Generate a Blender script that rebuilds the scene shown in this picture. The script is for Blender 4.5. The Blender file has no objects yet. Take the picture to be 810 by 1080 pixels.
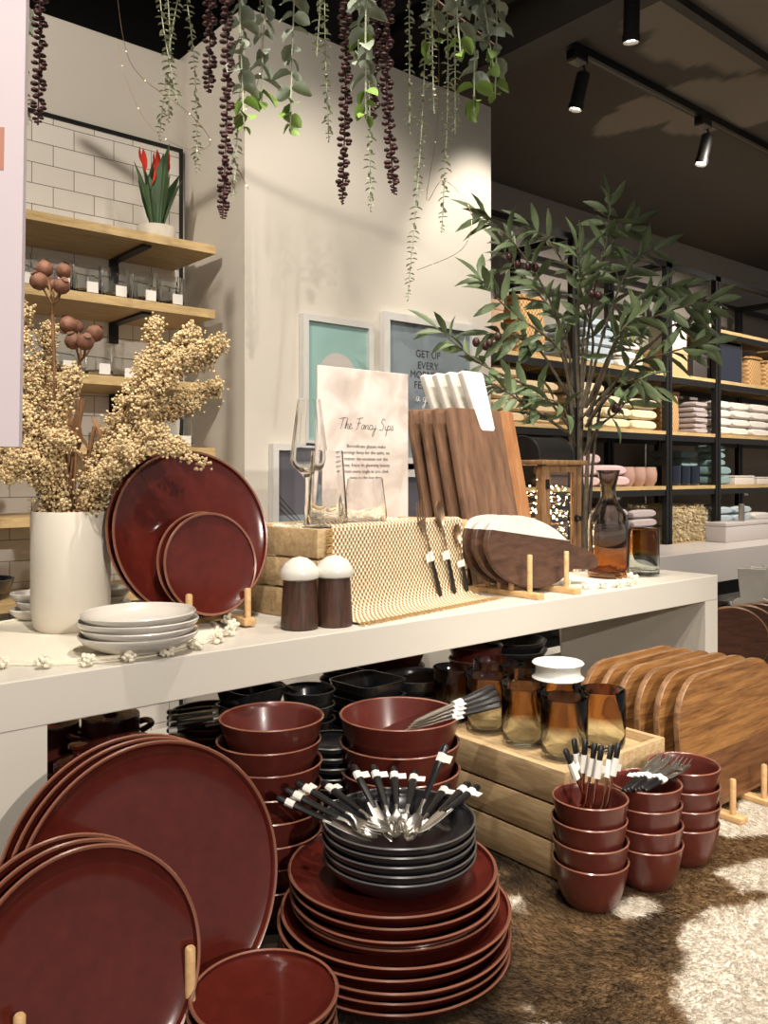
import bpy, math, random
from mathutils import Vector, Matrix, Euler
random.seed(7)
S = bpy.context.scene
COL = S.collection
PI = math.pi
# ------------------------------------------------------------------ camera frame helpers
F = 890.0; EYE = 1.37; HV = 500.0; CU = 405.0
PHI = math.radians(40.15); CP = math.cos(PHI); SP = math.sin(PHI)
def C(lat, d, z): return Vector((lat*CP + d*SP, -lat*SP + d*CP, z))
def px(u, v, d): return C((u-CU)/F*d, d, EYE - (v-HV)/F*d)
def onz(u, v, z): return px(u, v, (EYE-z)*F/(v-HV))
def ony(u, v, Y):
    t = (u-CU)/F
    return px(u, v, Y/(CP - t*SP))
def pxd(u, d, z): return C((u-CU)/F*d, d, z)
TZ = 0.75      # lower table top
RZ = 1.12      # riser top

cam = bpy.data.cameras.new('camera'); co = bpy.data.objects.new('camera', cam); COL.objects.link(co)
cam.sensor_fit = 'VERTICAL'; cam.sensor_height = 36; cam.sensor_width = 27
cam.lens = F/1080*36; cam.shift_y = -40/1080; cam.clip_start = .02
co.location = (0, 0, EYE); co.rotation_euler = (PI/2, 0, -PHI)
S.camera = co
# ------------------------------------------------------------------ materials
def lin(c): return c/12.92 if c <= .04045 else ((c+.055)/1.055)**2.4
def rgb(r, g, b): return (lin(r/255), lin(g/255), lin(b/255), 1)
def nmat(name):
    m = bpy.data.materials.new(name); m.use_nodes = True
    return m, m.node_tree.nodes, m.node_tree.links, m.node_tree.nodes['Principled BSDF']
def mat(name, c, rough=.5, metal=0, noise=0, nscale=20, bump=0, bscale=200, coat=0, emis=None, es=0, spec=None, sheen=0):
    m, N, L, b = nmat(name)
    b.inputs['Base Color'].default_value = c; b.inputs['Roughness'].default_value = rough
    b.inputs['Metallic'].default_value = metal; b.inputs['Coat Weight'].default_value = coat
    b.inputs['Coat Roughness'].default_value = .05
    if sheen: b.inputs['Sheen Weight'].default_value = sheen
    if spec is not None: b.inputs['Specular IOR Level'].default_value = spec
    if emis: b.inputs['Emission Color'].default_value = emis; b.inputs['Emission Strength'].default_value = es
    tc = None
    if noise or bump:
        tc = N.new('ShaderNodeTexCoord')
    if noise:
        n = N.new('ShaderNodeTexNoise'); n.inputs['Scale'].default_value = nscale; n.inputs['Detail'].default_value = 5
        L.new(tc.outputs['Object'], n.inputs['Vector'])
        r = N.new('ShaderNodeValToRGB'); L.new(n.outputs['Fac'], r.inputs['Fac'])
        k0, k1 = 1-noise, 1+noise
        r.color_ramp.elements[0].position = .3; r.color_ramp.elements[1].position = .7
        r.color_ramp.elements[0].color = (c[0]*k0, c[1]*k0, c[2]*k0, 1)
        r.color_ramp.elements[1].color = (min(1, c[0]*k1), min(1, c[1]*k1), min(1, c[2]*k1), 1)
        L.new(r.outputs['Color'], b.inputs['Base Color'])
    if bump:
        n = N.new('ShaderNodeTexNoise'); n.inputs['Scale'].default_value = bscale; n.inputs['Detail'].default_value = 4
        L.new(tc.outputs['Object'], n.inputs['Vector'])
        bp = N.new('ShaderNodeBump'); bp.inputs['Strength'].default_value = bump; bp.inputs['Distance'].default_value = .002
        L.new(n.outputs['Fac'], bp.inputs['Height']); L.new(bp.outputs['Normal'], b.inputs['Normal'])
    return m
def wood(name, c1, c2, stretch=(1, 12, 12), scale=6, rough=.45, coat=0, ring=4):
    m, N, L, b = nmat(name)
    tc = N.new('ShaderNodeTexCoord'); mp = N.new('ShaderNodeMapping'); mp.inputs['Scale'].default_value = stretch
    L.new(tc.outputs['Object'], mp.inputs['Vector'])
    oi = N.new('ShaderNodeObjectInfo'); va = N.new('ShaderNodeVectorMath'); va.operation = 'ADD'
    mu = N.new('ShaderNodeMath'); mu.operation = 'MULTIPLY'; mu.inputs[1].default_value = 17
    L.new(oi.outputs['Random'], mu.inputs[0]); L.new(mu.outputs[0], va.inputs[1]); L.new(mp.outputs['Vector'], va.inputs[0])
    n = N.new('ShaderNodeTexNoise'); n.inputs['Scale'].default_value = scale; n.inputs['Detail'].default_value = 8; n.inputs['Distortion'].default_value = .6
    L.new(va.outputs[0], n.inputs['Vector'])
    n2 = N.new('ShaderNodeTexNoise'); n2.inputs['Scale'].default_value = scale*ring; n2.inputs['Detail'].default_value = 3
    L.new(va.outputs[0], n2.inputs['Vector'])
    mx = N.new('ShaderNodeMath'); mx.operation = 'MULTIPLY_ADD'; mx.inputs[1].default_value = .35
    L.new(n2.outputs['Fac'], mx.inputs[0]); 
    m2 = N.new('ShaderNodeMath'); m2.operation = 'MULTIPLY'; m2.inputs[1].default_value = .65
    L.new(n.outputs['Fac'], m2.inputs[0]); L.new(m2.outputs[0], mx.inputs[2])
    r = N.new('ShaderNodeValToRGB'); r.color_ramp.elements[0].position = .36; r.color_ramp.elements[1].position = .64
    r.color_ramp.elements[0].color = c1; r.color_ramp.elements[1].color = c2
    L.new(mx.outputs[0], r.inputs['Fac']); L.new(r.outputs['Color'], b.inputs['Base Color'])
    b.inputs['Roughness'].default_value = rough; b.inputs['Coat Weight'].default_value = coat; b.inputs['Coat Roughness'].default_value = .15
    bp = N.new('ShaderNodeBump'); bp.inputs['Strength'].default_value = .25; bp.inputs['Distance'].default_value = .001
    L.new(mx.outputs[0], bp.inputs['Height']); L.new(bp.outputs['Normal'], b.inputs['Normal'])
    return m
def glass(name, c=(1, 1, 1, 1), rough=0.0, ior=1.45, top=None, z0=.03, z1=.06):
    m, N, L, b = nmat(name)
    b.inputs['Base Color'].default_value = c; b.inputs['Roughness'].default_value = rough
    b.inputs['Transmission Weight'].default_value = 1; b.inputs['IOR'].default_value = ior
    if top:
        tc = N.new('ShaderNodeTexCoord'); sp = N.new('ShaderNodeSeparateXYZ'); L.new(tc.outputs['Object'], sp.inputs[0])
        mr = N.new('ShaderNodeMapRange'); mr.inputs[1].default_value = z0; mr.inputs[2].default_value = z1
        L.new(sp.outputs['Z'], mr.inputs[0])
        mx = N.new('ShaderNodeMix'); mx.data_type = 'RGBA'; mx.inputs[6].default_value = c; mx.inputs[7].default_value = top
        L.new(mr.outputs[0], mx.inputs[0]); L.new(mx.outputs[2], b.inputs['Base Color'])
    return m
M = {}
M['maroon'] = mat('maroon_glaze', rgb(84, 30, 23), .16, noise=.12, nscale=60, coat=.25, bump=.04, bscale=40)
M['maroon_lip'] = mat('maroon_glaze_lip', rgb(136, 88, 70), .25, coat=.4)
M['maroon_matte'] = mat('maroon_bowl_glaze', rgb(90, 38, 31), .28, noise=.1, nscale=90, coat=.25)
M['black_glaze'] = mat('black_glaze', rgb(38, 38, 40), .22, noise=.25, nscale=30, coat=.4, bump=.06, bscale=25)
M['black_lip'] = mat('black_glaze_lip', rgb(92, 90, 88), .3, coat=.3)
M['white_ceramic'] = mat('white_ceramic', rgb(214, 208, 198), .22, coat=.4)
M['vase_white'] = mat('matte_white_ceramic', rgb(218, 210, 196), .55, bump=.05, bscale=60)
M['white_lacquer'] = mat('white_lacquer', rgb(214, 208, 196), .35, noise=.03, nscale=3)
M['counter'] = mat('pale_counter_laminate', rgb(190, 182, 176), .3)
M['paint'] = mat('wall_paint', rgb(206, 199, 186), .8, bump=.05, bscale=300)
M['paint_grey'] = mat('grey_wall_paint', rgb(158, 150, 140), .8)
M['black_ceiling'] = mat('black_ceiling_paint', rgb(26, 25, 24), .9)
M['black_metal'] = mat('black_metal', rgb(30, 29, 28), .45, metal=.3)
M['track_metal'] = mat('track_black', rgb(24, 23, 22), .5)
M['dark'] = mat('dark_recess_laminate', rgb(34, 32, 30), .7)
M['steel'] = mat('brushed_steel', rgb(205, 200, 192), .32, metal=1)
M['satin'] = mat('satin_steel', rgb(214, 210, 202), .5, metal=.6)
M['copper'] = mat('rose_gold_metal', rgb(208, 150, 116), .2, metal=1)
M['gold'] = mat('champagne_metal', rgb(206, 172, 140), .34, metal=1)
M['handle'] = mat('black_handle_resin', rgb(22, 20, 20), .35)
M['tag'] = mat('white_paper_tag', rgb(222, 218, 210), .7)
M['ink'] = mat('printed_ink', rgb(58, 52, 50), .8)
M['oak'] = wood('pale_oak', rgb(176, 146, 96), rgb(206, 178, 128), (2, 16, 16), 5, .5)
M['crate'] = wood('pine_crate_wood', rgb(170, 138, 96), rgb(206, 180, 138), (2, 14, 20), 6, .6)
M['rack'] = wood('rubberwood', rgb(190, 150, 100), rgb(216, 178, 128), (10, 3, 10), 8, .5)
M['acacia'] = wood('acacia_wood', rgb(104, 66, 36), rgb(176, 126, 74), (1.5, 6, 22), 4, .35, .2)
M['acacia_low'] = wood('acacia_dark_plank', rgb(84, 54, 34), rgb(136, 92, 58), (1.5, 6, 22), 4, .35, .2)
M['acacia_edge'] = wood('acacia_edge_wood', rgb(112, 80, 54), rgb(156, 118, 82), (3, 6, 12), 6, .4)
M['walnut'] = wood('walnut_wood', rgb(92, 68, 52), rgb(130, 98, 76), (14, 6, 2.0), 4, .45)
M['acacia_strip'] = wood('light_walnut_strip', rgb(146, 98, 62), rgb(178, 128, 86), (14, 6, 2.0), 4, .45)
M['walnut_paddle'] = wood('walnut_paddle_wood', rgb(66, 46, 36), rgb(100, 72, 56), (3, 6, 14), 4, .4)
M['walnut_dark'] = wood('dark_walnut_wood', rgb(64, 38, 28), rgb(96, 60, 44), (3, 6, 14), 5, .4)
M['marble'] = mat('white_marble', rgb(222, 218, 208), .25, noise=.1, nscale=9)
M['shaker_wood'] = wood('dark_stained_wood', rgb(50, 32, 24), rgb(84, 54, 42), (20, 20, 2), 8, .45)
M['olive_leaf'] = mat('olive_leaf', rgb(104, 120, 84), .45, noise=.3, nscale=14)
M['olive_bark'] = mat('olive_bark', rgb(98, 88, 72), .8, noise=.3, nscale=60)
M['olive_fruit'] = mat('ripe_olive', rgb(58, 28, 26), .35)
M['pale_leaf'] = mat('pale_green_leaf', rgb(172, 178, 150), .6, noise=.2, nscale=40)
M['euc_leaf'] = mat('eucalyptus_leaf', rgb(146, 156, 138), .6, noise=.3, nscale=25)
M['fresh_leaf'] = mat('fresh_green_leaf', rgb(122, 152, 70), .55)
M['dark_bead'] = mat('dark_maroon_succulent', rgb(62, 32, 32), .5, noise=.2, nscale=60)
M['dry_berry'] = mat('dried_cream_berries', rgb(206, 182, 138), .75, noise=.28, nscale=45)
M['dry_stem'] = mat('dried_brown_stem', rgb(120, 86, 54), .8, noise=.3, nscale=40)
M['pod'] = mat('dried_pod', rgb(108, 70, 50), .7, noise=.35, nscale=60, bump=.4, bscale=150)
M['wool'] = mat('cream_yarn', rgb(236, 228, 208), .95, bump=.5, bscale=500)
M['snake_leaf'] = mat('strap_leaf', rgb(62, 88, 52), .45, noise=.25, nscale=10)
M['red_petal'] = mat('red_petal', rgb(206, 52, 30), .5)
M['concrete_pot'] = mat('off_white_pot', rgb(196, 188, 172), .8, noise=.05)
M['glass'] = glass('clear_glass')
M['shelf_glass'] = glass('thin_ribbed_glass', (.97, .98, .97, 1), ior=1.33)
M['amber'] = glass('amber_smoke_glass', (.95, .97, .89, 1), top=(.44, .21, .07, 1), z0=.046, z1=.060)
M['amber_tumbler'] = glass('amber_top_glass', (.86, .9, .86, 1), top=(.8, .42, .08, 1), z0=.046, z1=.052)
M['carafe'] = glass('smoked_carafe_glass', (.72, .36, .12, 1), top=(.42, .40, .38, 1), z0=.030, z1=.10)
M['navy_glass'] = mat('navy_glass', rgb(26, 32, 48), .08, coat=.6)
M['spool'] = mat('clear_white_plastic', rgb(226, 226, 220), .25, coat=.3)
M['sign_pink'] = mat('sign_board_pinkish_white', rgb(226, 212, 218), .55)
M['salmon'] = mat('salmon_print', rgb(196, 140, 120), .6)
M['frame_white'] = mat('white_frame', rgb(208, 206, 200), .45)
M['mint'] = mat('mint_print', rgb(150, 184, 178), .35, noise=.04, nscale=6)
M['print_pale'] = mat('pale_print_shape', rgb(196, 190, 182), .4)
M['greyblue'] = mat('grey_blue_print', rgb(128, 138, 144), .35, noise=.06, nscale=5)
M['slate'] = mat('slate_print', rgb(92, 90, 98), .35, noise=.15, nscale=4)
M['basket'] = None
def towel_mat(n, c): return mat(n, c, .95, noise=.06, nscale=50, bump=.6, bscale=700, sheen=.3)
T_CREAM = towel_mat('cream_terry', rgb(222, 206, 170)); T_TAN = towel_mat('tan_terry', rgb(212, 186, 146))
T_WHITE = towel_mat('white_terry', rgb(224, 216, 206)); T_PINK = towel_mat('pink_terry', rgb(206, 176, 174))
T_LILAC = towel_mat('grey_lilac_terry', rgb(174, 160, 158)); T_BLUE = towel_mat('pale_blue_terry', rgb(176, 190, 196))
T_TEAL = towel_mat('dusty_teal_terry', rgb(120, 148, 148)); T_DARK = towel_mat('charcoal_terry', rgb(70, 68, 68))
def weave(name, c1, c2, sx, sy, axis='XZ', strength=.8):
    m, N, L, b = nmat(name)
    tc = N.new('ShaderNodeTexCoord'); sp = N.new('ShaderNodeSeparateXYZ'); L.new(tc.outputs['UV' if axis == 'UV' else 'Object'], sp.inputs[0])
    a0, a1 = ('X', 'Y') if axis == 'UV' else (axis[0], axis[1])
    def sn(o, k, ph=0):
        q = N.new('ShaderNodeMath'); q.operation = 'MULTIPLY_ADD'; q.inputs[1].default_value = k; q.inputs[2].default_value = ph
        L.new(sp.outputs[o], q.inputs[0]); s = N.new('ShaderNodeMath'); s.operation = 'SINE'; L.new(q.outputs[0], s.inputs[0]); return s
    s1, s2 = sn(a0, sx), sn(a1, sy)
    mu = N.new('ShaderNodeMath'); mu.operation = 'MULTIPLY'; L.new(s1.outputs[0], mu.inputs[0]); L.new(s2.outputs[0], mu.inputs[1])
    r = N.new('ShaderNodeValToRGB'); mr = N.new('ShaderNodeMapRange'); mr.inputs[1].default_value = -1
    L.new(mu.outputs[0], mr.inputs[0]); L.new(mr.outputs[0], r.inputs['Fac'])
    r.color_ramp.elements[0].position = .35; r.color_ramp.elements[1].position = .65
    r.color_ramp.elements[0].color = c1; r.color_ramp.elements[1].color = c2
    L.new(r.outputs['Color'], b.inputs['Base Color']); b.inputs['Roughness'].default_value = .9
    bp = N.new('ShaderNodeBump'); bp.inputs['Strength'].default_value = strength; bp.inputs['Distance'].default_value = .003
    L.new(mr.outputs[0], bp.inputs['Height']); L.new(bp.outputs['Normal'], b.inputs['Normal'])
    return m
M['basket'] = weave('water_hyacinth_weave', rgb(158, 116, 70), rgb(206, 168, 114), 260, 210)
M['placemat'] = weave('jute_check_weave', rgb(142, 106, 66), rgb(240, 226, 192), 2*PI*11.5, 2*PI*9, 'UV')
# tiles
def tile_mat():
    m, N, L, b = nmat('white_metro_tiles')
    tc = N.new('ShaderNodeTexCoord'); sp = N.new('ShaderNodeSeparateXYZ'); cb = N.new('ShaderNodeCombineXYZ')
    L.new(tc.outputs['Object'], sp.inputs[0]); L.new(sp.outputs['X'], cb.inputs[0]); L.new(sp.outputs['Z'], cb.inputs[1])
    br = N.new('ShaderNodeTexBrick'); br.inputs['Scale'].default_value = 1; br.inputs['Brick Width'].default_value = .125
    br.inputs['Row Height'].default_value = .062; br.inputs['Mortar Size'].default_value = .0012; br.inputs['Mortar Smooth'].default_value = .1
    br.inputs['Color1'].default_value = rgb(232, 226, 216); br.inputs['Color2'].default_value = rgb(226, 220, 210); br.inputs['Mortar'].default_value = rgb(140, 128, 112)
    L.new(cb.outputs[0], br.inputs['Vector']); L.new(br.outputs['Color'], b.inputs['Base Color'])
    b.inputs['Roughness'].default_value = .15
    bp = N.new('ShaderNodeBump'); bp.invert = True; bp.inputs['Strength'].default_value = .6; bp.inputs['Distance'].default_value = .002
    L.new(br.outputs['Fac'], bp.inputs['Height']); L.new(bp.outputs['Normal'], b.inputs['Normal'])
    return m
M['tile'] = tile_mat()
def attr_mat(name, rough=.9, sheen=0):
    m, N, L, b = nmat(name)
    a = N.new('ShaderNodeAttribute'); a.attribute_name = 'col'; L.new(a.outputs['Color'], b.inputs['Base Color'])
    b.inputs['Roughness'].default_value = rough
    b.inputs['Specular IOR Level'].default_value = .2
    return m
# ------------------------------------------------------------------ mesh builder
class MB:
    def __init__(s): s.v = []; s.f = []; s.mi = []; s.uv = None
    def add(s, vs, fs, mi=0, mx=None):
        o = len(s.v)
        s.v += [tuple(mx @ Vector(p)) for p in vs] if mx is not None else [tuple(p) for p in vs]
        for f in fs: s.f.append(tuple(i+o for i in f)); s.mi.append(mi)
        return s
    def box(s, x0, x1, y0, y1, z0, z1, bev=0, mi=0, mx=None):
        if bev <= 0:
            vs = [(x, y, z) for z in (z0, z1) for y in (y0, y1) for x in (x0, x1)]
            fs = [(0, 2, 3, 1), (4, 5, 7, 6), (0, 1, 5, 4), (2, 6, 7, 3), (0, 4, 6, 2), (1, 3, 7, 5)]
            return s.add(vs, fs, mi, mx)
        b = min(bev, (x1-x0)/2.01, (y1-y0)/2.01, (z1-z0)/2.01)
        out = []
        def ring(ix, z):
            xa, xb, ya, yb = x0+ix, x1-ix, y0+ix, y1-ix
            c = b
            return [(xa+c-ix if ix == 0 else xa+b-ix, ya, z), (xb-b+ix, ya, z), (xb, ya+b-ix, z), (xb, yb-b+ix, z), (xb-b+ix, yb, z), (xa+b-ix, yb, z), (xa, yb-b+ix, z), (xa, ya+b-ix, z)]
        rr = [ring(b*.999, z0), ring(b*.3, z0+b*.3), ring(0, z0+b), ring(0, z1-b), ring(b*.3, z1-b*.3), ring(b*.999, z1)]
        return s.loft(rr, mi=mi, mx=mx)
    def loft(s, rings, closed=True, caps=True, mi=0, mx=None):
        n = len(rings[0]); vs = [p for r in rings for p in r]; fs = []
        for k in range(len(rings)-1):
            for i in range(n if closed else n-1):
                j = (i+1) % n
                fs.append((k*n+i, k*n+j, (k+1)*n+j, (k+1)*n+i))
        if caps:
            fs.append(tuple(reversed(range(n)))); fs.append(tuple(range((len(rings)-1)*n, len(rings)*n)))
        return s.add(vs, fs, mi, mx)
    def lathe(s, prof, seg=40, mx=None, mis=None, sx=1, sy=1, wob=None):
        n = len(prof); vs = []
        for i in range(seg):
            a = 2*PI*i/seg; ca, sa = math.cos(a), math.sin(a)
            for (r, z) in prof:
                k = wob(a, z) if wob else 1
                vs.append((r*ca*sx*k, r*sa*sy*k, z))
        o = len(s.v)
        s.add(vs, [], 0, mx)
        for i in range(seg):
            j = (i+1) % seg
            for k in range(n-1):
                a_, b_, c_, d_ = i*n+k, j*n+k, j*n+k+1, i*n+k+1
                if prof[k][0] < 1e-6: f = (a_, c_, d_)
                elif prof[k+1][0] < 1e-6: f = (a_, b_, c_)
                else: f = (a_, b_, c_, d_)
                s.f.append(tuple(x+o for x in f)); s.mi.append(mis[k] if mis else 0)
        return s
    def tube(s, pts, r, n=8, mi=0, mx=None, flat=1):
        pts = [Vector(p) for p in pts]
        rs = r if isinstance(r, (list, tuple)) else [r]*len(pts)
        rings = []; up = None
        for i, p in enumerate(pts):
            t = (pts[min(i+1, len(pts)-1)] - pts[max(i-1, 0)])
            if t.length < 1e-9: t = Vector((0, 0, 1))
            t.normalize()
            if up is None: up = t.orthogonal().normalized()
            up = (up - t*up.dot(t))
            if up.length < 1e-6: up = t.orthogonal()
            up.normalize(); sd = t.cross(up)
            rings.append([p + (up*math.cos(2*PI*k/n)*flat + sd*math.sin(2*PI*k/n))*rs[i] for k in range(n)])
        return s.loft(rings, mi=mi, mx=mx)
    def ico(s, p, r, sub=0, mi=0, sc=(1, 1, 1)):
        vs, fs = ICO[sub]
        return s.add([(p[0]+x*r*sc[0], p[1]+y*r*sc[1], p[2]+z*r*sc[2]) for x, y, z in vs], fs, mi)
    def slab(s, outline, t, bev=.002, mi=0, emi=None, mx=None, hole=None):
        # outline in XZ, thickness along Y centred
        cx = sum(p[0] for p in outline)/len(outline); cz = sum(p[1] for p in outline)/len(outline)
        R = max(math.hypot(p[0]-cx, p[1]-cz) for p in outline)
        def rg(y, k): return [(cx+(x-cx)*k, y, cz+(z-cz)*k) for x, z in outline]
        k = 1-bev/R
        rr = [rg(-t/2, k), rg(-t/2+bev, 1), rg(t/2-bev, 1), rg(t/2, k)]
        n = len(outline); o = len(s.v)
        s.loft(rr, mi=mi, mx=mx)
        if emi is not None:
            base = len(s.mi) - (3*n+2)
            for q in range(3*n): s.mi[base+q] = emi
        return s
    def leaf(s, p, d, nrm, L, W, bend=.15, mi=0, shape=0):
        d = d.normalized(); nrm = (nrm - d*nrm.dot(d))
        nrm = nrm.normalized() if nrm.length > 1e-6 else d.orthogonal().normalized()
        sd = d.cross(nrm)
        prof = [(0, .05), (.25, .75), (.5, 1), (.75, .72), (1, .04)] if shape == 0 else [(0, .08), (.2, .8), (.5, 1), (.82, .75), (1, .1)]
        vs = []
        for (t, w) in prof:
            c = p + d*(L*t) - nrm*(bend*L*t*t)
            e = nrm*(W*w*.25)
            vs += [c - sd*(W*w/2) + e, c, c + sd*(W*w/2) + e]
        fs = []
        for k in range(4):
            a = k*3; fs += [(a, a+1, a+4, a+3), (a+1, a+2, a+5, a+4)]
        return s.add(vs, fs, mi)
    def build(s, name, m, parent=None, smooth=True, angle=40, loc=None):
        me = bpy.data.meshes.new(name); me.from_pydata(s.v, [], s.f)
        ms = m if isinstance(m, (list, tuple)) else [m]
        for q in ms: me.materials.append(q)
        if max(s.mi, default=0) > 0: me.polygons.foreach_set('material_index', s.mi)
        if s.uv:
            ul = me.uv_layers.new(name='UVMap')
            for lp in me.loops: ul.data[lp.index].uv = s.uv[lp.vertex_index]
        if smooth:
            me.polygons.foreach_set('use_smooth', [True]*len(me.polygons))
            me.set_sharp_from_angle(angle=math.radians(angle))
        me.update()
        o = bpy.data.objects.new(name, me); COL.objects.link(o)
        if parent: o.parent = parent
        if loc is not None: o.location = loc
        return o
def _ico():
    t = (1+5**.5)/2
    vs = [Vector(p).normalized() for p in [(-1, t, 0), (1, t, 0), (-1, -t, 0), (1, -t, 0), (0, -1, t), (0, 1, t), (0, -1, -t), (0, 1, -t), (t, 0, -1), (t, 0, 1), (-t, 0, -1), (-t, 0, 1)]]
    fs = [(0, 11, 5), (0, 5, 1), (0, 1, 7), (0, 7, 10), (0, 10, 11), (1, 5, 9), (5, 11, 4), (11, 10, 2), (10, 7, 6), (7, 1, 8), (3, 9, 4), (3, 4, 2), (3, 2, 6), (3, 6, 8), (3, 8, 9), (4, 9, 5), (2, 4, 11), (6, 2, 10), (8, 6, 7), (9, 8, 1)]
    out = [(vs, fs)]
    for _ in range(2):
        vs = list(vs); cache = {}; nf = []
        def mid(a, b):
            k = (min(a, b), max(a, b))
            if k not in cache: cache[k] = len(vs); vs.append(((vs[a]+vs[b])/2).normalized())
            return cache[k]
        for a, b, c in fs:
            x, y, z = mid(a, b), mid(b, c), mid(c, a); nf += [(a, x, z), (b, y, x), (c, z, y), (x, y, z)]
        fs = nf; out.append((vs, fs))
    return out
ICO = _ico()
def tag(o, label=None, cat=None, group=None, kind=None):
    if label: o['label'] = label
    if cat: o['category'] = cat
    if group: o['group'] = group
    if kind: o['kind'] = kind
    return o
def thing(name, label, cat, loc=(0, 0, 0), rot=None, group=None, rz=0):
    o = bpy.data.objects.new(name, None); COL.objects.link(o); o.empty_display_size = .02
    o.location = loc; o.rotation_euler = rot if rot is not None else (0, 0, rz)
    return tag(o, label, cat, group)
def dup(root, loc, label, rot=None, group=None, scale=None):
    r = root.copy(); COL.objects.link(r); r.location = loc
    if rot is not None: r.rotation_euler = rot
    if scale is not None: r.scale = scale
    r['label'] = label
    if group: r['group'] = group
    for ch in root.children:
        c = ch.copy(); COL.objects.link(c); c.parent = r
        for g in ch.children:
            e = g.copy(); COL.objects.link(e); e.parent = c
    return r
def struct(name, mb, m, **k):
    o = mb.build(name, m, **k); o['kind'] = 'structure'; return o
ORD = ['topmost', 'second from top', 'third from top', 'fourth from top', 'fifth from top', 'sixth from top', 'seventh from top', 'eighth from top', 'ninth from top', 'tenth from top', 'eleventh from top', 'twelfth from top', 'thirteenth from top', 'fourteenth from top']
def rank(i, n): return 'bottom' if i == n-1 else ORD[i]   # i = 0 is topmost
def rrect(w, h, r, n=8, x0=0, z0=0):
    pts = []
    for cx, cz, a0 in ((w/2-r, r, -PI/2), (w/2-r, h-r, 0), (-w/2+r, h-r, PI/2), (-w/2+r, r, PI)):
        for i in range(n+1):
            a = a0 + PI/2*i/n; pts.append((x0+cx+r*math.cos(a), z0+cz+r*math.sin(a)))
    return pts
def interp(pts, k=6):
    # catmull-rom
    pts = [Vector(p) for p in pts]; out = []
    for i in range(len(pts)-1):
        p0 = pts[max(i-1, 0)]; p1 = pts[i]; p2 = pts[i+1]; p3 = pts[min(i+2, len(pts)-1)]
        for j in range(k):
            t = j/k
            out.append(.5*((2*p1) + (-p0+p2)*t + (2*p0-5*p1+4*p2-p3)*t*t + (-p0+3*p1-3*p2+p3)*t**3))
    out.append(pts[-1]); return out
def text_mesh(s, size, m, parent, loc, rot=(PI/2, 0, 0), align='CENTER', shear=0, name='lettering', ext=.0003, offset=0, spacing=1):
    cu = bpy.data.curves.new('t', 'FONT'); cu.body = s; cu.size = size; cu.align_x = align; cu.align_y = 'CENTER'
    cu.shear = shear; cu.extrude = ext; cu.offset = offset; cu.resolution_u = 3; cu.space_character = spacing
    o = bpy.data.objects.new('t', cu); COL.objects.link(o)
    bpy.context.view_layer.update()
    me = bpy.data.meshes.new_from_object(o.evaluated_get(bpy.context.evaluated_depsgraph_get()))
    bpy.data.objects.remove(o); bpy.data.curves.remove(cu)
    me.materials.clear(); me.materials.append(m)
    q = bpy.data.objects.new(name, me); COL.objects.link(q); q.parent = parent; q.location = loc; q.rotation_euler = rot
    return q
# ================================================================== SETTING
WY = 2.59; PYY = 2.20; BY = 3.2; PX0, PX1 = 1.31, 2.39
CZ = 3.0
struct('floor', MB().box(-4, 10, -4, 4, -.05, 0), wood('floor_planks', rgb(110, 90, 70), rgb(140, 118, 92), (1, 8, 1), 3))
struct('wall_left', MB().box(-3, PX0+.02, WY, WY+.12, 0, 2.75), M['paint'])
struct('wall_center', MB().box(PX0, PX1, PYY, WY+.12, 0, 2.77), M['paint'])
struct('wall_back', MB().box(PX1-.6, 10, BY, BY+.12, 0, CZ), M['paint_grey'])
# tiled area of the left wall
TX1 = 1.285
struct('wall_tiles', MB().box(-3, TX1, WY-.012, WY, .3, 2.437), M['tile'])
mt = MB(); mt.box(-3, TX1+.012, WY-.018, WY, 2.437, 2.449); mt.box(TX1, TX1+.012, WY-.018, WY, .3, 2.437)
struct('trim_1', mt, M['black_metal'])
# ceilings: painted slab right of the beam, black void at left
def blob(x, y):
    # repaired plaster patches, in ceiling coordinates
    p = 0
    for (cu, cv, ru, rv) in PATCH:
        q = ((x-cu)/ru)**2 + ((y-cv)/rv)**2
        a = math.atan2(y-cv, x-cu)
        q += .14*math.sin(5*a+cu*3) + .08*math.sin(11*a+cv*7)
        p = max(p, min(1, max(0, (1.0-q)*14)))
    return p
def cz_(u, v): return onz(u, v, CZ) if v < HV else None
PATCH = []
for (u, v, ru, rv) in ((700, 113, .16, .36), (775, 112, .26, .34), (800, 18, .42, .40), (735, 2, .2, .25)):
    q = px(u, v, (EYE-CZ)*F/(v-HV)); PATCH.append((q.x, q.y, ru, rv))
nx, ny = 230, 150
X0c, X1c, Y0c, Y1c = PX1+.02, 9.9, -3.9, BY
vs = []; cols = []
for j in range(ny+1):
    for i in range(nx+1):
        x = X0c+(X1c-X0c)*(i/nx)**1.6; y = Y0c+(Y1c-Y0c)*(1-(1-j/ny)**1.5)
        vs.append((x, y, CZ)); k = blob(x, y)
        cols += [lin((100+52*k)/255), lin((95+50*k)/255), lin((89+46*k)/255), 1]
fs = [(j*(nx+1)+i, (j+1)*(nx+1)+i, (j+1)*(nx+1)+i+1, j*(nx+1)+i+1) for j in range(ny) for i in range(nx)]
mc = MB().add(vs, fs)
mcol = attr_mat('patched_ceiling_paint', .85)
oc = struct('ceiling', mc, mcol, smooth=False)
ca = oc.data.color_attributes.new('col', 'FLOAT_COLOR', 'POINT'); ca.data.foreach_set('color', cols)
struct('ceiling_void', MB().box(-4, PX1+.1, -4, WY+.7, 3.75, 3.8), M['black_ceiling'])
struct('wall_upper', MB().box(-4, PX1+.1, WY+.7, WY+.75, 0, 3.8), M['black_ceiling'])
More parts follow.
